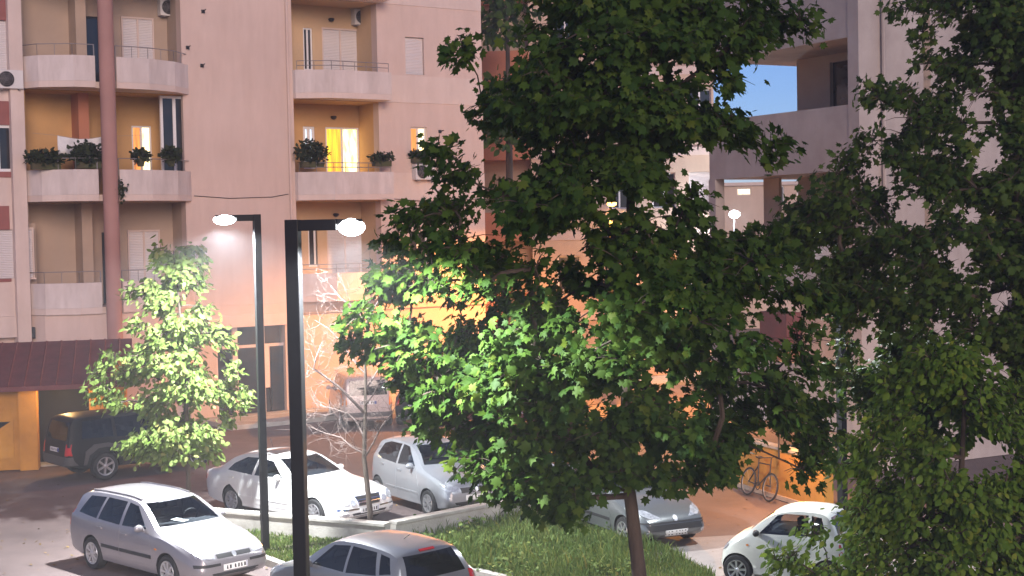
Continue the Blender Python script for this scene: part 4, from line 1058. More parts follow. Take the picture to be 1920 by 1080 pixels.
# 7 black off-roader by the garage
suv=dict(L=4.55,W=1.80,H=1.74,r=0.365,fa=0.82,wb=2.7,cowl=1.12,rw=0.64,paint=M['blackpaint'],cat='car',
 top=[(0,0.6),(0.012,0.72),(0.05,0.85),(0.15,0.95),(0.5,1.02),(1.15,1.09),(1.25,1.12),(1.6,1.45),(1.85,1.64),(2.1,1.71),(2.6,1.74),(3.6,1.735),(4.2,1.70),(4.36,1.55),(4.46,1.15),(4.52,0.9),(4.55,0.55)],
 belt=[(0,0.55),(0.3,0.85),(1.2,1.02),(4.3,1.08)],
 bot=[(0,0.42),(0.12,0.34),(0.6,0.30),(3.85,0.31),(4.4,0.38),(4.55,0.44)],
 win=[[(1.55,1.13),(1.95,1.58),(2.35,1.61),(2.36,1.10)],[(2.44,1.10),(2.44,1.61),(3.15,1.61),(3.15,1.11)],[(3.24,1.12),(3.24,1.60),(4.05,1.58),(4.12,1.14)]],
 ws=[(-0.68,1.15),(0.68,1.15),(0.56,1.60),(-0.56,1.60)], rwin=[(-0.62,1.10),(0.62,1.10),(0.56,1.56),(-0.56,1.56)],
 cab=(2.2,3.2), cabin=[(1.85,1.12),(2.2,1.63),(4.0,1.62),(4.15,1.14)], seats=(2.5,3.3),mirror=(1.55,1.12),glass=glassy('black privacy glass',(0.05,0.05,0.055),0),
 doors=[dict(poly=[(1.3,0.5),(1.28,0.7),(1.40,1.06),(2.39,1.07),(2.39,0.5)],handle=(2.2,0.98)),dict(poly=[(2.41,0.5),(2.41,1.07),(3.18,1.08),(3.12,0.7),(2.95,0.5)],handle=(3.0,0.98))],
 panels=[('side_cladding',strip(1.28,3.02,0.36,0.49),'LR','greyclad',0.012,0.03),('wheel_flare',[(3.0,0.40),(3.05,0.62),(3.2,0.82),(3.45,0.88),(3.7,0.86),(3.95,0.70),(4.02,0.45),(4.1,0.45),(4.06,0.80),(3.8,0.97),(3.4,0.98),(3.1,0.90),(2.94,0.66),(2.9,0.40)],'LR','greyclad',0.03,0.05),
  ('rear_bumper',[(-0.82,0.46),(0.82,0.46),(0.82,0.68),(-0.82,0.68)],'B','greyclad',0.02,0.05),('tail_light',[(0.66,0.72),(0.82,0.72),(0.80,1.02),(0.68,1.02)],'B2','taillamp',0.012,0.03),
  ('headlight',[(0.45,0.72),(0.75,0.74),(0.75,0.9),(0.45,0.88)],'F2','headlamp',0.01,0.03),('grille',[(-0.4,0.72),(0.4,0.72),(0.4,0.88),(-0.4,0.88)],'F','trim',0.008,0.03)],pb=0.84,spokes=6,tw=0.25)
Car('off_roader','black off road car with grey wheel flares beside the orange garage',suv).place(R(40),'R',-1,(196,899))

# 8 cream people carrier in the back lane
van=dict(L=4.1,W=1.74,H=1.75,r=0.31,fa=0.8,wb=2.6,cowl=1.12,rw=0.66,paint=M['creampaint'],cat='van',
 top=[(0,0.5),(0.012,0.6),(0.05,0.75),(0.15,0.88),(0.5,1.02),(0.8,1.12),(1.2,1.45),(1.5,1.66),(1.8,1.73),(2.4,1.75),(3.6,1.74),(3.9,1.68),(3.98,1.5),(4.04,1.1),(4.08,0.8),(4.1,0.5)],
 belt=[(0,0.46),(0.3,0.8),(1.0,1.0),(3.9,1.08)],
 win=[[(1.2,1.10),(1.65,1.60),(2.0,1.62),(2.0,1.09)],[(2.08,1.09),(2.08,1.62),(2.85,1.62),(2.85,1.09)],[(2.93,1.10),(2.93,1.62),(3.6,1.60),(3.68,1.12)]],
 ws=[(-0.66,1.16),(0.66,1.16),(0.56,1.62),(-0.56,1.62)], rwin=[(-0.64,1.10),(0.64,1.10),(0.58,1.58),(-0.58,1.58)],
 cab=(1.9,3.0), cabin=[(1.5,1.10),(1.9,1.64),(3.5,1.64),(3.7,1.12)], seats=(2.1,3.0),mirror=(1.2,1.1),glass=glassy('dark van glass',(0.1,0.1,0.1),0),
 doors=[dict(poly=[(1.15,0.4),(1.1,0.6),(1.2,1.06),(2.04,1.06),(2.04,0.4)],handle=(1.9,0.95)),dict(poly=[(2.06,0.4),(2.06,1.06),(2.9,1.06),(2.9,0.7),(2.75,0.4)],handle=(2.75,0.95))],
 panels=[('tail_light',[(0.68,0.75),(0.82,0.75),(0.80,1.2),(0.70,1.2)],'B2','amber',0.012,0.03),('rear_bumper',[(-0.8,0.4),(0.8,0.4),(0.8,0.55),(-0.8,0.55)],'B','greyclad',0.02,0.05),('headlight',[(0.45,0.66),(0.72,0.7),(0.72,0.9),(0.5,0.84)],'F2','headlamp',0.01,0.03)],pb=0.86)
Car('people_carrier','cream people carrier seen from behind through the bare tree',van).place(R(104),'R',1,(642,802))
# 9-11 dark cars half hidden by leaves, from the same hatchback body
h2=dict(hatch); h2['paint']=M['blackpaint']
c9=Car('black_car','black hatchback in the back lane right of the cream people carrier',h2).place(R(75),'R',1,(752,797))
h3=dict(hatch); h3['paint']=M['blackpaint']
Car('navy_car','dark car just right of the silver compact behind maple leaves',h3).place(R(-48),'F',-1,(1000,925))
h4=dict(compact); h4['paint']=M['redpaint']
Car('red_car','dark red car far back behind the left side of the maple',h4).place(R(165),'F',1,(905,800))
# ------------------------------------------------------------------ foliage
rng = np.random.default_rng(11)
def _half(h): 
    full=h+[(-x,y) for x,y in h[::-1] if abs(x)>1e-6]
    return full
MAPLE=_half([(0,0.0),(0.26,-0.06),(0.24,0.14),(0.55,0.30),(0.36,0.40),(0.40,0.66),(0.17,0.62),(0,1.0)])
OVAL=_half([(0,0.0),(0.26,0.22),(0.33,0.48),(0.20,0.78),(0,1.0)])
def leaf_template(outline, cy, fold=0.25, droop=0.22):
    v=[(0,cy)]+outline
    V=np.array([(x,y,-fold*abs(x)-droop*y*y) for x,y in v],dtype=np.float64)
    n=len(outline); F=np.array([(0,1+i,1+(i+1)%n) for i in range(n)],dtype=np.int64)
    return V,F
T_MAPLE=leaf_template(MAPLE,0.34); T_OVAL=leaf_template(OVAL,0.45)
def frames(nrm, tip):
    nrm/=np.linalg.norm(nrm,axis=1,keepdims=True)+1e-9
    tip=tip-nrm*np.sum(tip*nrm,axis=1,keepdims=True); tip/=np.linalg.norm(tip,axis=1,keepdims=True)+1e-9
    x=np.cross(tip,nrm); return x,tip,nrm
def cloud_mesh(name, T, pos, X, Y, Z, size, mt):
    V,F=T; N=len(pos); k=len(V)
    P=pos[:,None,:]+size[:,None,None]*(V[None,:,0:1]*X[:,None,:]+V[None,:,1:2]*Y[:,None,:]+V[None,:,2:3]*Z[:,None,:])
    me=bpy.data.meshes.new(name); me.vertices.add(N*k); me.vertices.foreach_set('co',P.reshape(-1).astype(np.float32))
    f=(F[None]+ (np.arange(N)*k)[:,None,None]).reshape(-1)
    nf=len(f)//3; me.loops.add(nf*3); me.loops.foreach_set('vertex_index',f.astype(np.int32))
    me.polygons.add(nf); me.polygons.foreach_set('loop_start',np.arange(nf,dtype=np.int32)*3); me.polygons.foreach_set('loop_total',np.full(nf,3,dtype=np.int32))
    me.materials.append(mt); me.update(calc_edges=True); me.validate(); return me
single={}
def project(P):
    d=P-np.array(CAM); f=np.array(_f); 
    z=d@f; return 960+FPX*(d@np.array(_r))/z, 540-FPX*(d@np.array(_u))/z
def tree(name,label,base,trunk,clumps,T,Tname,size,per,leaf,bark='bark',singles=300,group=None,holes=(),spread=1.0,up=0.7,cat='tree',trunk_name='trunk',twig_r=0.006,keep=1.0):
    """trunk: list of (point, radius) in world space; clumps: list of (centre, rx, rz)"""
    root=thing(name,label,cat,base,0,group)
    B=np.array(base); org=Vector(base)
    MB().tube([p-org for p,_ in trunk],[r for _,r in trunk],10).build(trunk_name,M[bark],root,smooth=True,angle=180)
    bm_=MB(); pos=[];nrm=[];tip=[]
    tp=[p for p,_ in trunk]; tr=[r for _,r in trunk]
    # limbs: every clump hangs on the trunk or on a clump nearer to it, so boughs fork
    axis=[]
    for i in range(len(tp)-1):
        for q in range(10): axis.append((tp[i].lerp(tp[i+1],q/10),tr[i]))
    def near_axis(c): 
        return min(axis,key=lambda a:(a[0]-c).length+ (0.0 if a[0].z<c.z+0.1 else 0.8))
    order_=sorted(range(len(clumps)),key=lambda k:(near_axis(clumps[k][0])[0]-clumps[k][0]).length)
    par={}; done=[]
    for k in order_:
        c=clumps[k][0]; a=near_axis(c)[0]; best=((a-c).length*1.15+(0.5 if (a-c).length>1.2 else 0),None,a)
        for q in done:
            p=clumps[q][0]; dd_=(p-c).length
            if dd_+0.12<best[0] and p.z<c.z+0.35: best=(dd_+0.12,q,p)
        par[k]=(best[1],best[2]); done.append(k)
    cnt={k:1 for k in par}
    for k in reversed(order_):
        if par[k][0] is not None: cnt[par[k][0]]+=cnt[k]
    for k,(c,rx,rz) in enumerate(clumps):
        a=par[k][1]; L=(c-a).length; r0=min(0.009*math.sqrt(cnt[k])+0.003, tr[0]*0.6); r1=r0*0.7
        mid=a.lerp(c,0.5)+Vector((rng.normal(0,0.10)*L,rng.normal(0,0.10)*L,0.06*L))
        if L>0.05: bm_.tube([a-org,mid-org,c-org],[r0,(r0+r1)/2,r1],5,caps=False)
        nt_=max(5,int(per/9))
        for _k in range(nt_):
            d=rng.normal(size=3); d/=np.linalg.norm(d); e=np.array(c)+d*np.array([rx,rx,rz])*rng.uniform(0.55,1.12)
            bm_.tube([c-org,(c*0.4+Vector(e)*0.6)-org+Vector((0,0,0.03)),Vector(e)-org],[twig_r*1.3,twig_r,twig_r*0.5],3,caps=False)
            m_=max(1,int(per/nt_)); t=rng.uniform(0.35,1.06,m_)[:,None]
            p=np.array(c)*(1-t)+e*t+rng.normal(0,0.55*size,(m_,3)); pos.append(p)
            out=p-np.array([tp[0].x,tp[0].y,0])*np.array([1,1,0])-np.array([0,0,1])*p[:,2:3]; out/=np.linalg.norm(out,axis=1,keepdims=True)+1e-6
            nrm.append(np.array([0,0,up])+out*0.55+rng.normal(0,0.55,(m_,3)))
            tip.append(out*0.8+d*0.4+np.array([0,0,-0.55])+rng.normal(0,0.4,(m_,3)))
    o=bm_.build('branches',M[bark],root); tagp(o,kind='stuff')
    pos=np.concatenate(pos);nrm=np.concatenate(nrm);tip=np.concatenate(tip)
    u,v=project(pos); ok=np.ones(len(pos),bool)
    for hu,hv,hr in holes:
        ok&=~(((u-hu)**2+(v-hv)**2<(hr*rng.uniform(0.75,1.15,len(pos)))**2)&(rng.random(len(pos))<0.93))
    pos,nrm,tip,u,v=pos[ok],nrm[ok],tip[ok],u[ok],v[ok]
    X,Y,Z=frames(nrm,tip); sz=size*rng.uniform(0.5,1.28,len(pos))
    dist=np.linalg.norm(pos-np.array(CAM),axis=1)
    inside=(u>5)&(u<1915)&(v>5)&(v<1075)
    score=np.where(inside,dist-sz*2.0,1e6)
    order=np.argsort(score); near=order[:singles]; rest=order[singles:]
    o=link('foliage',cloud_mesh('foliage',T,pos[rest]-B,X[rest],Y[rest],Z[rest],sz[rest],M[leaf]),root); tagp(o,kind='stuff')
    key=(Tname,leaf)
    if key not in single:
        I=np.eye(3); single[key]=cloud_mesh('leaf',T,np.zeros((1,3)),I[0:1],I[1:2],I[2:3],np.ones(1),M[leaf])
    for i in near:
        if score[i]>1e5: continue
        o=link('leaf',single[key],root)
        mt=Matrix(((X[i][0],Y[i][0],Z[i][0]),(X[i][1],Y[i][1],Z[i][1]),(X[i][2],Y[i][2],Z[i][2])))
        o.rotation_euler=mt.to_euler(); o.location=pos[i]-B; s_=float(sz[i]); o.scale=(s_,s_,s_)
    return root
def prof(tab,v):
    return np.interp(v,[t[0] for t in tab],[t[1] for t in tab]), np.interp(v,[t[0] for t in tab],[t[2] for t in tab])
def crown(tab,uc,Y,n,rx,rz,depth=0.85,inner=0.35,holes=()):
    """clumps filling a lopsided crown about the axis through (uc, distance Y)"""
    out=[]; s=FPX/Y; v0,v1=tab[0][0],tab[-1][0]; tries=0
    wts=[]
    while len(out)<n and tries<n*40:
        tries+=1
        v=rng.uniform(v0,v1); l,r=prof(tab,v)
        if rng.random()>(r-l)/max(t[2]-t[1] for t in tab): continue
        el=(uc-l)/s-rx*0.75; er=(r-uc)/s-rx*0.75
        dy=(el+er)/2*depth
        q=AT(uc,v,Y)
        xo=rng.uniform(-max(0.05,el),max(0.05,er)); ex=max(0.05,er if xo>0 else el); sp_=math.sqrt(max(0.02,1-(xo/ex)**2))
        yo=max(0.1,dy)*sp_*math.copysign(abs(rng.uniform(-1,1))**0.6,rng.uniform(-1,1))
        c=Vector((q.x+xo, Y+yo, q.z))
        pu,pv=project(np.array([c])); 
        if any((pu[0]-h[0])**2+(pv[0]-h[1])**2<(h[2]+rx*s*0.45)**2 for h in holes): continue
        k=rng.uniform(0.75,1.2); out.append((c,rx*k,rz*k))
    return out
# the big maple ---------------------------------------------------------
YM=19.3
MT=[(-260,1090,1300),(-150,1020,1400),(-60,950,1480),(0,935,1520),(80,890,1500),(190,900,1480),(270,850,1450),(330,850,1400),(400,750,1470),(450,725,1530),(520,690,1555),(590,650,1565),(650,670,1550),(700,715,1540),(780,775,1530),(850,850,1515),(900,900,1440),(945,930,1300)]
MH=[(1255,985,52),(1300,965,44),(1135,960,26),(1225,955,24),(1340,940,36),(1362,315,34),(1375,388,36),(1300,300,22),(1435,190,48),(1465,115,34),(1400,135,20),(1400,185,22),(1050,460,26),(965,300,28),(1145,382,18),(1440,885,46),(1395,905,24),(1290,120,14),(1020,30,18),(1235,405,20),(950,100,26),(880,180,24),(1440,600,16),(1470,690,16)]
base=AT(1190,1080,YM); bx=base.x+0.12; base=Vector((bx,YM,0.0))
trunk=[(base,0.125),(AT(1200,1090,YM),0.100),(AT(1184,950,YM),0.085),(AT(1171,850,YM),0.075),(AT(1178,620,YM),0.066),(AT(1182,380,YM),0.052),(AT(1188,60,YM),0.035),(AT(1192,-230,YM),0.012)]
cl=crown(MT,1180,YM,300,0.42,0.26,holes=MH)
# boughs that reach out of the crown
for u,v,dy in ((870,95,-0.3),(905,195,0.1),(830,285,-0.4),(860,330,0.2),(780,410,-0.6),(745,450,0.1),(735,510,-0.5),(680,595,-0.7),(735,610,-0.9),(660,640,0.0),(800,690,-1.0),(820,770,-0.8),(880,860,-1.0),(935,905,-1.0),(1010,900,-1.2),(1060,930,-0.9),(1000,840,-1.3),(1500,40,0.0),(1430,20,0.3),(1440,280,-0.2),(1400,250,-0.5),(1390,70,-0.4),(1540,560,-0.2),(1520,820,0.0),(1210,760,-1.5),(1100,700,-1.6),(930,680,-1.4),(1040,760,-1.5)):
    cl.append((AT(u,v,YM+dy),0.36,0.22))
for u,v,dy in ((1480,745,0),(1450,700,.3),(1505,690,0),(1490,800,.2),(1530,760,.3),(1465,770,-.3),(1180,120,-.6),(1240,200,-.5),(1120,160,-.4),(1160,220,.4),(1270,60,.3),(1220,330,-.5),(1300,215,.2),(1120,330,-.4),(1340,240,.5),(1070,110,0),(1010,150,.2),(1210,250,.2),(1270,255,-.3),(1200,420,-.5),(1260,440,-.3),(1320,450,0),(1290,410,.3),(1230,470,-.6),(1100,400,-.6),(1160,450,-.3),(1060,240,-.2),(1545,850,.3),(1505,880,.2),(1345,885,-.2),(1330,860,.1),(1000,60,0),(1400,40,-.2),(1225,880,-.8),(1165,885,-.8),(1280,900,-.5)): cl.append((AT(u,v,YM+dy),0.40,0.25))
tree('maple_tree','big dark green maple in the middle standing in the grass bed',base,trunk,cl,T_MAPLE,'maple',0.138,120,'leaf',holes=MH)
# the small lime lit by the lamp -----------------------------------------
YS=32.5
ST=[(465,300,350),(500,262,372),(560,238,392),(600,238,408),(640,222,425),(690,185,438),(740,190,452),(780,215,450),(820,225,440),(860,285,385)]
SH=[(250,790,18),(295,600,12),(405,690,13),(250,640,12),(360,560,11),(330,760,12),(400,790,12),(420,600,14),(300,520,10)]
b=AT(356,994,YS); b.z=0
tree('lime_tree','small bright lime tree glowing under the lamp behind the silver estate',b,[(b,0.06),(AT(352,860,YS),0.05),(AT(348,700,YS),0.04),(AT(335,560,YS),0.025),(AT(325,470,YS),0.008)],
     crown(ST,325,YS,95,0.27,0.18,inner=0.2,holes=SH)+[(AT(u,v,YS+dy),0.26,0.18) for u,v,dy in ((180,740,-.3),(200,725,-.2),(185,700,0),(460,748,-.3),(445,735,0),(425,640,.2),(250,545,0),(375,500,.1),(300,470,0),(345,480,.2),(240,840,-.2),(270,850,-.4),(400,845,-.1),(215,670,.1),(430,690,-.4),(370,470,0.2))],T_OVAL,'oval',0.150,84,'leaf_small',holes=SH)
# young tree on the right -------------------------------------------------
YR=24.5
RT=[(-200,1790,2030),(-100,1700,2030),(0,1650,2030),(70,1640,2030),(120,1590,2030),(190,1600,2030),(260,1570,2030),(330,1520,2030),(400,1440,2030),(460,1440,2030),(520,1490,2030),(600,1545,2030),(700,1570,2030),(800,1590,2030)]
RH=[(1690,110,26),(1680,228,30),(1835,185,32),(1862,285,28),(1725,395,22),(1850,120,18),(1800,480,20),(1880,560,26),(1760,610,18),(1860,690,30),(1795,700,20),(1740,140,22),(1710,30,20),(1890,790,26),(1630,650,20),(1545,470,18),(1600,130,22),(1780,60,18),(1830,400,20),(1660,330,16)]
b=AT(1912,1000,YR); b.z=0
tree('plane_tree','thin trunked dark green tree at the right edge before the pale wall',b,[(b,0.10),(AT(1912,800,YR),0.075),(AT(1908,400,YR),0.06),(AT(1903,100,YR),0.045),(AT(1900,-150,YR),0.015)],
     crown(RT,1860,YR,300,0.44,0.28,depth=0.6,holes=RH)+[(AT(u,v,YR+dy),0.42,0.26) for u,v,dy in ((1530,440,0),(1575,430,-.2),(1490,425,.1),(1605,480,0),(1575,560,.1),(1590,640,-.1),(1560,700,0),(1530,500,-.3),(1470,440,0),(1555,400,0),(1620,560,.2),(1600,700,.1),(1510,470,.2),(1545,455,.4),(1580,500,.3),(1895,40,.2),(1850,90,-.2),(1780,120,0),(1730,60,.2),(1890,180,-.2),(1800,230,.1),(1750,300,-.1),(1880,350,0),(1900,450,.2),(1820,330,-.3),(1700,320,.2),(1900,620,.1),(1850,480,.3),(1700,180,.4),(1760,30,-.2),(1690,250,-.1),(1870,120,.2))]+[(AT(rng.uniform(1670,1950),rng.uniform(-30,830),YR+rng.uniform(-.6,.6)),0.42,0.27) for _q in range(46)],T_MAPLE,'maple',0.135,100,'leaf_right',holes=RH)
# second sapling and the bush below ---------------------------------------
YB=22.0
BT=[(640,1720,1860),(700,1640,1900),(770,1590,1960),(840,1570,2020),(900,1570,2020),(960,1560,2020),(1010,1545,2020),(1050,1500,2020),(1100,1470,2020),(1160,1480,2020)]
BH=[(1800,860,20),(1860,840,20),(1760,790,18)]
b=AT(1800,1100,YB); b.z=0
cl=crown(BT,1790,YB,210,0.38,0.25,depth=0.7,inner=0.2,holes=BH)
for u,v,dy in ((1600,830,-0.4),(1570,870,-0.2),(1640,790,0),(1480,1045,-0.3),(1455,1050,-0.2),(1530,1000,0.2),(1620,960,-0.6),(1700,980,-0.8),(1800,1000,-0.8),(1880,1020,-0.6)): cl.append((AT(u,v,YB+dy),0.28,0.18))
tree('bush','leafy light green bush filling the lower right corner',b,[(b,0.06),(AT(1802,900,YB),0.045),(AT(1808,760,YB),0.03),(AT(1815,650,YB),0.01)],cl,T_OVAL,'oval',0.125,110,'leaf_bush',cat='bush',trunk_name='stem',holes=BH)
# far dark tree between the buildings ----------------------------------------
YF=60.0
b=AT(955,700,YF); b.z=0
cl=[(AT(u,v,YF+rng.uniform(-1,1)),1.0,0.8) for u,v in ((920,20),(950,40),(985,20),(940,-20),(930,60),(925,175),(950,200),(940,240),(970,170),(960,260),(930,215),(975,230))]
tree('far_tree','dark blurred tree behind the gap beside the pink wall',b,[(b,0.2),(AT(955,300,YF),0.14),(AT(950,-30,YF),0.05)],cl,T_OVAL,'oval',0.35,90,'leaf',singles=0)
# bare tree --------------------------------------------------------------------
YBT=31.4
b=AT(694,1000,YBT); b.z=0
t=thing('bare_tree','leafless tree with pale tangled twigs beside the thick lamp post','tree',b)
def px(u,v,dy=0): return AT(u,v,YBT+dy)-b
MB().tube([Vector((0,0,0)),px(694,960),px(688,905),px(683,860),px(684,800),px(686,730),px(684,660),px(690,590),px(700,530)],[0.065,0.06,0.055,0.048,0.042,0.034,0.026,0.018,0.008],8).build('trunk',M['bark'],t,smooth=True,angle=180)
limbs=[[(684,775,0),(655,745,-.2),(635,725,-.3),(605,703,-.4),(588,692,-.5),(592,672,-.5),(603,645,-.6)],[(683,850,0),(660,838,.2),(640,820,.3),(610,812,.5),(580,800,.6)],[(683,860,0),(700,830,-.2),(715,800,-.4),(735,775,-.5),(752,740,-.5)],
 [(686,730,0),(705,700,.3),(722,672,.4),(735,640,.5)],[(684,700,0),(660,672,.4),(640,640,.6),(615,615,.7),(590,600,.8)],[(690,600,0),(665,575,-.2),(640,560,-.3),(620,535,-.3)],[(692,590,0),(712,562,.2),(722,535,.3),(720,510,.3)],[(683,820,0),(668,790,.3),(652,775,.4),(620,765,.5),(585,755,.6)],[(684,760,0),(700,740,-.4),(712,715,-.6),(748,700,-.7)]]
mbt=MB()
def twigs(p,d,L,r,depth):
    n=4; pts=[p]; q=Vector(p); dd=Vector(d)
    for i in range(n):
        dd=(dd+Vector((rng.normal(0,.28),rng.normal(0,.28),rng.normal(0.05,.25)))).normalized(); q=q+dd*(L/n); pts.append(q.copy())
    mbt.tube(pts,[r*(1-0.18*i) for i in range(n+1)],3,caps=False)
    if depth:
        for k in range(3):
            i=rng.integers(1,n+1); e=(pts[i]-pts[i-1]).normalized(); side=Vector(rng.normal(0,1,3)).normalized()
            twigs(pts[i],(e*0.6+side*0.8).normalized(),L*rng.uniform(.5,.8),r*0.65,depth-1)
for li,lb in enumerate(limbs):
    P=[px(*q) for q in lb]; n=len(P); r0=0.036 if li==0 else 0.022
    MB().tube(P,[r0*(1-0.75*i/(n-1)) for i in range(n)],6).build('branch',M['palebark'],t,smooth=True,angle=180)
    for i in range(1,n):
        for _k in range(3):
            e=(P[i]-P[i-1]).normalized(); side=Vector(rng.normal(0,1,3)).normalized()
            twigs(P[i].lerp(P[i-1],rng.random()),(e*.5+side*.8+Vector((-.1,0,.15))).normalized(),rng.uniform(.35,.75),0.0062,2)
tagp(mbt.build('twigs',M['palebark'],t),kind='stuff')
# grass -------------------------------------------------------------------------
def grass(name,poly,n,hmin,hmax,mt,wd_=0.012,z0=0.08,tall=None):
    poly=[(p.x,p.y) for p in poly]; xs=[p[0] for p in poly]; ys=[p[1] for p in poly]; pts=[]
    while len(pts)<n:
        x=rng.uniform(min(xs),max(xs),4000); y=rng.uniform(min(ys),max(ys),4000); c=np.zeros(4000,bool)
        for i in range(len(poly)):
            a,b_=poly[i],poly[(i+1)%len(poly)]
            m_=((a[1]>y)!=(b_[1]>y)); xx=(b_[0]-a[0])*(y-a[1])/((b_[1]-a[1]) or 1e-9)+a[0]; c^=m_&(x<xx)
        pts+=list(zip(x[c],y[c]))
    P=np.array(pts[:n]); bare=0.5+0.5*np.sin(P[:,0]*1.3+2.0*np.sin(P[:,1]*0.9+1.0))*np.sin(P[:,1]*2.3+1.1*np.sin(P[:,0]*1.7)); P=P[(bare>0.22)|(rng.random(n)<0.3)]; n=len(P)
    cl_=0.5+0.5*np.sin(P[:,0]*2.1+1.7*np.sin(P[:,1]*1.3))*np.sin(P[:,1]*1.9+0.7*np.sin(P[:,0]*2.7))
    h=(hmin+(hmax-hmin)*rng.random(n)**1.6)*(0.55+0.75*cl_)
    a=rng.uniform(0,2*math.pi,n); ln=rng.uniform(0.1,0.7,n)*h; la=rng.uniform(0,2*math.pi,n)
    w=wd_*rng.uniform(.6,1.6,n)
    V=np.zeros((n,5,3)); dx,dy=np.cos(a)*w,np.sin(a)*w; lx,ly=np.cos(la)*ln,np.sin(la)*ln
    V[:,0]=np.stack([P[:,0]-dx,P[:,1]-dy,np.full(n,z0)],1); V[:,1]=np.stack([P[:,0]+dx,P[:,1]+dy,np.full(n,z0)],1)
    V[:,2]=np.stack([P[:,0]+dx*.7+lx*.35,P[:,1]+dy*.7+ly*.35,z0+h*.6],1); V[:,3]=np.stack([P[:,0]-dx*.7+lx*.35,P[:,1]-dy*.7+ly*.35,z0+h*.6],1)
    V[:,4]=np.stack([P[:,0]+lx,P[:,1]+ly,z0+h],1)
    f=(np.array([0,1,2,0,2,3,3,2,4])[None]+(np.arange(n)*5)[:,None]).reshape(-1); nf=len(f)//3
    me=bpy.data.meshes.new(name); me.vertices.add(n*5); me.vertices.foreach_set('co',V.reshape(-1).astype(np.float32))
    me.loops.add(nf*3); me.loops.foreach_set('vertex_index',f.astype(np.int32)); me.polygons.add(nf)
    me.polygons.foreach_set('loop_start',np.arange(nf,dtype=np.int32)*3); me.polygons.foreach_set('loop_total',np.full(nf,3,dtype=np.int32))
    me.materials.append(M[mt]); me.update(calc_edges=True)
    return tagp(link(name,me),kind='stuff')
grass('grass',[G(380,992),G(490,1046),G(560,1072),G(700,1100),G(790,1088),wb_,wa],12000,0.03,0.13,'grass',0.010)
grass('grass',[wb_,G(790,1088),G(905,1077),G(1010,1105),G(1100,1250),G(1500,1250),G(1330,1082),G(1245,1035),G(1185,1012),G(1100,985),wc+e*0.6],44000,0.03,0.20,'grass',0.010)
grass('weeds',[G(770,1000),G(840,965,0.1),G(960,952,0.1),G(1090,985),G(1180,1012),G(1240,1045),G(1180,1090),G(900,1075),G(760,1040)],7000,0.14,0.34,'grass',0.014)

# broad leaved weeds in the grass bed
wp=[]; 
for _k in range(120):
    u=rng.uniform(770,1215); v=rng.uniform(965,1085); g=G(u,v,0.1)
    if v>1030 and u>1240: continue
    wp.append((g,rng.uniform(0.08,0.26)))
pos=[];N_=0
for g,h in wp:
    for _q in range(14): pos.append((g.x+rng.normal(0,h*.5),g.y+rng.normal(0,h*.5),0.1+abs(rng.normal(0.6,.35))*h))
pos=np.array(pos);N_=len(pos); X,Y,Z=frames(rng.normal(0,.5,(N_,3))+np.array([0,-.2,.8]),rng.normal(0,1,(N_,3))+np.array([0,0,.2]))
tagp(link('broadleaf_weeds',cloud_mesh('broadleaf_weeds',T_OVAL,pos,X,Y,Z,0.085*rng.uniform(.6,1.4,N_),M['grass'])),kind='stuff')

# fallen leaves and litter on the asphalt
pos=[]
for _k in range(900):
    g=G(rng.uniform(-60,1500),rng.uniform(830,1120)); pos.append((g.x,g.y,0.004+rng.uniform(0,.01)))
pos=np.array(pos); N_=len(pos); X,Y,Z=frames(rng.normal(0,.18,(N_,3))+np.array([0,0,1.0]),rng.normal(0,1,(N_,3)))
M['litter']=leafmat('fallen leaf',(0.10,0.06,0.025),(0.20,0.15,0.06),0.1,0.7)
tagp(link('fallen_leaves',cloud_mesh('fallen_leaves',T_OVAL,pos,X,Y,Z,0.07*rng.uniform(.5,1.3,N_),M['litter'])),kind='stuff')
# ------------------------------------------------------------------ things on the balconies
def on_b1(x,y,z): return B1.matrix_world_calc @ Vector((x,y,z)) if False else Matrix.Translation(P1)@Matrix.Rotation(ANG1,4,'Z')@Vector((x,y,z))
def ac(u,v,y,label,w=0.82,h=0.58,down=True):
    x,z=L1(u,v,y); p=on_b1(x,y,z)
    t=thing('air_conditioner',label,'air conditioner',p,ANG1,'air conditioner units on the apartment building')
    MB().box(-w/2,w/2,-0.3,0,-h/2,h/2).build('casing',M['acwhite'],t,bevel=0.015)
    mb=MB().lathe([(0.0,0.0),(0.23,0.0),(0.245,0.008),(0.23,0.016),(0.0,0.016)],(-0.12,-0.303,0),(0,-1,0),24); mb.build('fan_opening',M['black'],t)
    mb=MB()
    for r_ in (0.06,0.12,0.18,0.235): mb.tube([(-0.12+r_*math.cos(a),-0.325,r_*math.sin(a)) for a in [2*math.pi*i/20 for i in range(21)]],0.006,4,caps=False)
    for a in (0,60,120): mb.tube([(-0.12-0.235*math.cos(R(a)),-0.326,-0.235*math.sin(R(a))),(-0.12+0.235*math.cos(R(a)),-0.326,0.235*math.sin(R(a)))],0.005,4)
    mb.build('fan_grille',M['railmetal'],t)
    for sx in (-1,1):
        MB().box(sx*0.28-0.02,sx*0.28+0.02,-0.32,0.0,-h/2-0.045,-h/2-0.003).build('bracket',M['railmetal'],t)
    return t
ac(676,34,1.49,'white air conditioner high on the top ochre balcony wall')
ac(316,16,1.19,'white air conditioner high in the topmost rounded balcony at left')
ac(790,323,-0.03,'white air conditioner below the lit window of the pink wall')
ac(14,150,-0.04,'white air conditioner under the shuttered window at the left edge')
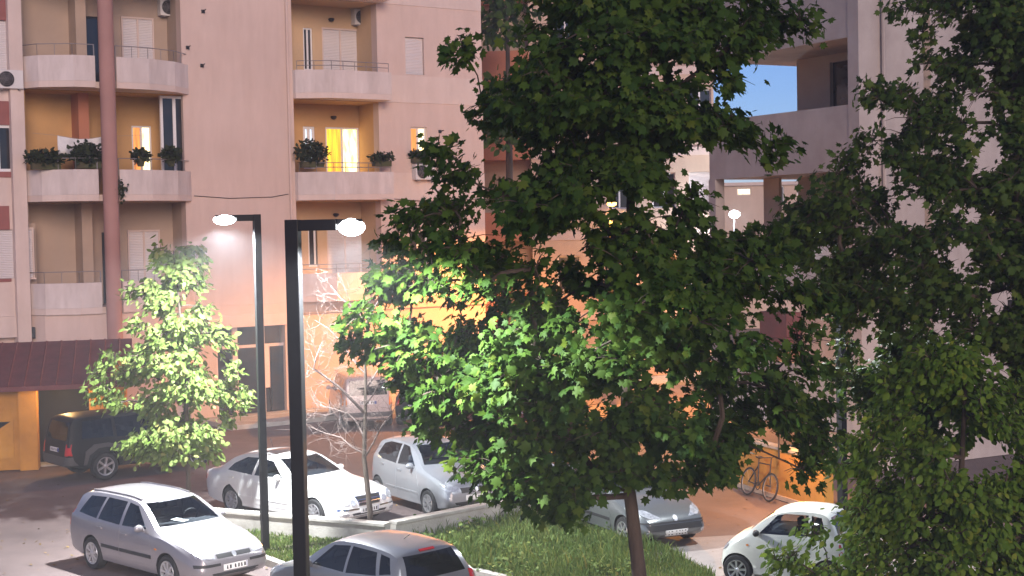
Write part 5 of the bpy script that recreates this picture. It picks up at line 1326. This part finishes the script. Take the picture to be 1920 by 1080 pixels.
def potted(u,v,y,w,h,label,per=150,leafm='leaf_dark',pot='soil',boxw=None):
    x,z=L1(u,v,y); p=on_b1(x,y,z)
    t=thing('potted_plant',label,'plant',p,ANG1,'potted plants on the balconies')
    bw=boxw or 0.36
    mb=MB().box(-bw/2,bw/2,-0.11,0.11,0.0,0.2) if bw>0.4 else MB().lathe([(0.10,0),(0.15,0.22),(0.165,0.22),(0.165,0.25),(0.13,0.25),(0.12,0.2),(0.001,0.2)],(0,0,0),n=14)
    mb.build('planter',M[pot],t)
    N=int(per*2.6); pos=rng.normal(0,1,(N,3)); pos/=np.linalg.norm(pos,axis=1,keepdims=True); pos*=rng.uniform(.4,1.05,N)[:,None]
    pos=pos*np.array([w/1.6,0.28,h/1.6])+np.array([0,0,0.2+h*0.42])
    X,Y,Z=frames(rng.normal(0,.5,(N,3))+np.array([0,-.4,.7]),rng.normal(0,.6,(N,3))+pos*0.5)
    o=link('foliage',cloud_mesh('foliage',T_OVAL,pos,X,Y,Z,np.full(N,0.14)*rng.uniform(.7,1.3,N),M[leafm]),t); tagp(o,kind='stuff')
    mb=MB()
    for k in range(6): mb.tube([(rng.uniform(-.08,.08),0,.18),(rng.uniform(-w/3,w/3),rng.uniform(-.1,.1),.2+h*.6)],.008,4)
    tagp(mb.build('stems',M['bark'],t),kind='stuff')
    return t
potted(86,318,-0.72,1.05,0.42,'long dark planter on the left rounded parapet, left of the laundry',220,boxw=0.9)
potted(165,316,-0.98,1.0,0.62,'bushy dark plant on the rounded parapet in front of the laundry',260,boxw=0.8)
potted(264,312,-1.0,0.5,0.36,'small dark plant on the parapet right of the red column',110)
potted(321,312,-0.7,0.55,0.45,'round dark plant on the parapet before the white balcony glazing',130)
potted(585,314,-0.30,1.0,0.75,'big bushy plant on the middle balcony left of the lit door',300,boxw=0.85)
potted(716,312,-0.66,0.8,0.30,'low dry plants along the right end of the middle balcony',110,boxw=0.7)
potted(786,305,-0.14,0.62,0.24,'flower box under the lit window of the pink wall',110,boxw=0.6)
# hanging creeper where the parapet meets the column
x,z=L1(224,352,-1.36); p=on_b1(x,-1.36,z)
t=thing('hanging_plant','dry creeper hanging on the red column under the balcony','plant',p,ANG1)
N=90; pos=rng.normal(0,1,(N,3))*np.array([.1,.06,.2]); X,Y,Z=frames(rng.normal(0,.6,(N,3))+np.array([0,-.6,.3]),rng.normal(0,.4,(N,3))+np.array([0,0,-1]))
tagp(link('foliage',cloud_mesh('foliage',T_OVAL,pos,X,Y,Z,np.full(N,.11),M['leaf_dark']),t),kind='stuff')
MB().tube([(0,0.05,0.4),(0.03,0.0,0.0),(-0.05,0,-.25)],.01,4).build('stem',M['bark'],t)
# laundry
x0,z1=L1(108,254,-0.5); x1,_=L1(196,254,-0.5)
mb=MB(); n=14; W_=x1-x0; vs=[];fs=[]
for i in range(n+1):
    for j in range(7):
        u_=i/n; sag=0.10*math.sin(u_*math.pi); hgt=0.62
        vs.append((u_*W_, 0.03*math.sin(u_*19+j*.4)+0.02*math.sin(j), -sag-hgt*j/6*(1-0.12*math.sin(u_*9))))
for i in range(n):
    for j in range(6): fs.append((i*7+j,(i+1)*7+j,(i+1)*7+j+1,i*7+j+1))
mb.add(vs,fs); me=mb.mesh('sheet',M['cloth'],True,180)
p=on_b1(x0,-0.5,z1)
t=thing('laundry','white sheet drying on a line inside the left rounded balcony','laundry',p,ANG1)
o=link('sheet',me,t); md=o.modifiers.new('solid','SOLIDIFY'); md.thickness=0.008
MB().tube([(-0.8,0,0.06),(0,0,0.0),(W_/2,0,-0.10),(W_,0,0.0),(W_+1.2,0,0.06)],0.006,4).build('clothes_line',M['railmetal'],t)
# meter box on the wall at left
x,z=L1(56,624,-0.06); p=on_b1(x,-0.07,z)
t=thing('meter_box','small dark meter box on the pink wall above the red roof','box',p,ANG1)
MB().box(-.14,.14,-.12,0,-.18,.18).build('casing',M['darkmetal'],t,bevel=.01); MB().box(-.12,.12,-.135,-.121,-.16,.16).build('lid',M['trim'],t)
# low street wall with the bicycle leaning on it
a=G(1352,903); b2=G(1545,962)
t=thing('street_wall','low plastered wall under the orange light behind the bicycle','wall',(0,0,0))
d=(b2-a); d.normalize(); nn=Vector((-d.y,d.x,0)); 
if nn.y<0: nn=-nn
Q=lambda p,o:(p.x+nn.x*o,p.y+nn.y*o)
MB().prism([Q(a,0.02),Q(b2,0.02),Q(b2,0.25),Q(a,0.25)],0,1.15).build('wall_face',M['yellowwall'],t)
MB().prism([Q(a,0),Q(b2,0),Q(b2,0.27),Q(a,0.27)],1.151,1.22).build('coping',M['concrete'],t)
MB().prism([Q(a,-0.03),Q(b2,-0.03),Q(b2,0.018),Q(a,0.018)],0,0.10).build('plinth',M['tan'],t)
ba=G(1424,926); yaw=math.atan2(d.y,d.x)
bk=thing('bicycle','dark bicycle leaning on the orange lit wall','bicycle',(ba.x-nn.x*0.06,ba.y-nn.y*0.06,0),yaw)
r_=0.33; wbk=0.98; tilt=0.0
lean=lambda P:[(p[0],-0.30+0.22*p[1],p[1]) for p in P]
def circ(cx,cz,r0,n=28): return [(cx+r0*math.cos(a_),cz+r0*math.sin(a_)) for a_ in [2*math.pi*i/n for i in range(n+1)]]
for cx in (0,wbk):
    wv=MB().tube(lean(circ(cx,r_,r_-0.02)),0.022,6,caps=False).build('wheel',M['rubber'],bk)
    MB().tube(lean(circ(cx,r_,r_-0.05)),0.010,5,caps=False).build('rim',M['railmetal'],wv)
    mb=MB()
    for k in range(12):
        a_=k*math.pi/6; mb.tube(lean([(cx,r_),(cx+(r_-.05)*math.cos(a_),r_+(r_-.05)*math.sin(a_))]),0.003,3)
    mb.tube(lean([(cx,r_),(cx,r_+0.001)]),0.03,8).build('spokes',M['railmetal'],wv)
fr=MB(); bb=(0.44,0.29); st=(0.30,0.80); hd=(0.83,0.82); hd2=(0.86,0.66)
for p_,q_ in ((bb,st),(st,hd),(bb,hd2),(hd,hd2),(bb,(0,r_)),((0.32,0.74),(0,r_))): fr.tube(lean([p_,q_]),0.017,6)
fr.build('frame',M['darkmetal'],bk)
MB().tube(lean([hd2,(wbk,r_)]),0.015,6).build('fork',M['darkmetal'],bk)
x0=lean([(0.28,0.92)])[0]
MB().tube(lean([st,(0.28,0.90)]),0.013,6).ell((x0[0],x0[1],0.93),0.14,0.07,0.035,10,6).build('saddle',M['trim'],bk)
h0=lean([(0.81,0.98)])[0]
MB().tube(lean([hd,(0.81,0.98)]),0.013,6).tube([(h0[0]-.12,h0[1]-.28,.99),(h0[0]+.02,h0[1]-.16,1.0),(h0[0]+.03,h0[1],.99),(h0[0]+.02,h0[1]+.0+.05,1.0)],0.013,6).build('handlebar',M['trim'],bk)
MB().tube(lean(circ(bb[0],bb[1],0.09,16)),0.012,5,caps=False).build('chainring',M['darkmetal'],bk)
MB().box(bb[0]-.02,bb[0]+.16,-.02,.0+.02,bb[1]-.03,bb[1]-.005).build('pedal',M['trim'],bk)

# ------------------------------------------------------------------ thin volume added to imitate lens glare: lamp halos, lifted darks
hz=MB().box(-120,120,-60,170,-1,42).build('glare_haze',M['black']); hz.data.materials.clear()
hm=bpy.data.materials.new('glare_haze'); hm.use_nodes=True; hn=hm.node_tree.nodes; hn.remove(hn['Principled BSDF'])
pv=hn.new('ShaderNodeVolumePrincipled'); pv.inputs['Color'].default_value=(0.92,0.94,1,1); pv.inputs['Density'].default_value=0.0014; pv.inputs['Anisotropy'].default_value=0.0
hm.node_tree.links.new(pv.outputs[0],hn['Material Output'].inputs['Volume']); hz.data.materials.append(hm); tagp(hz,kind='stuff')
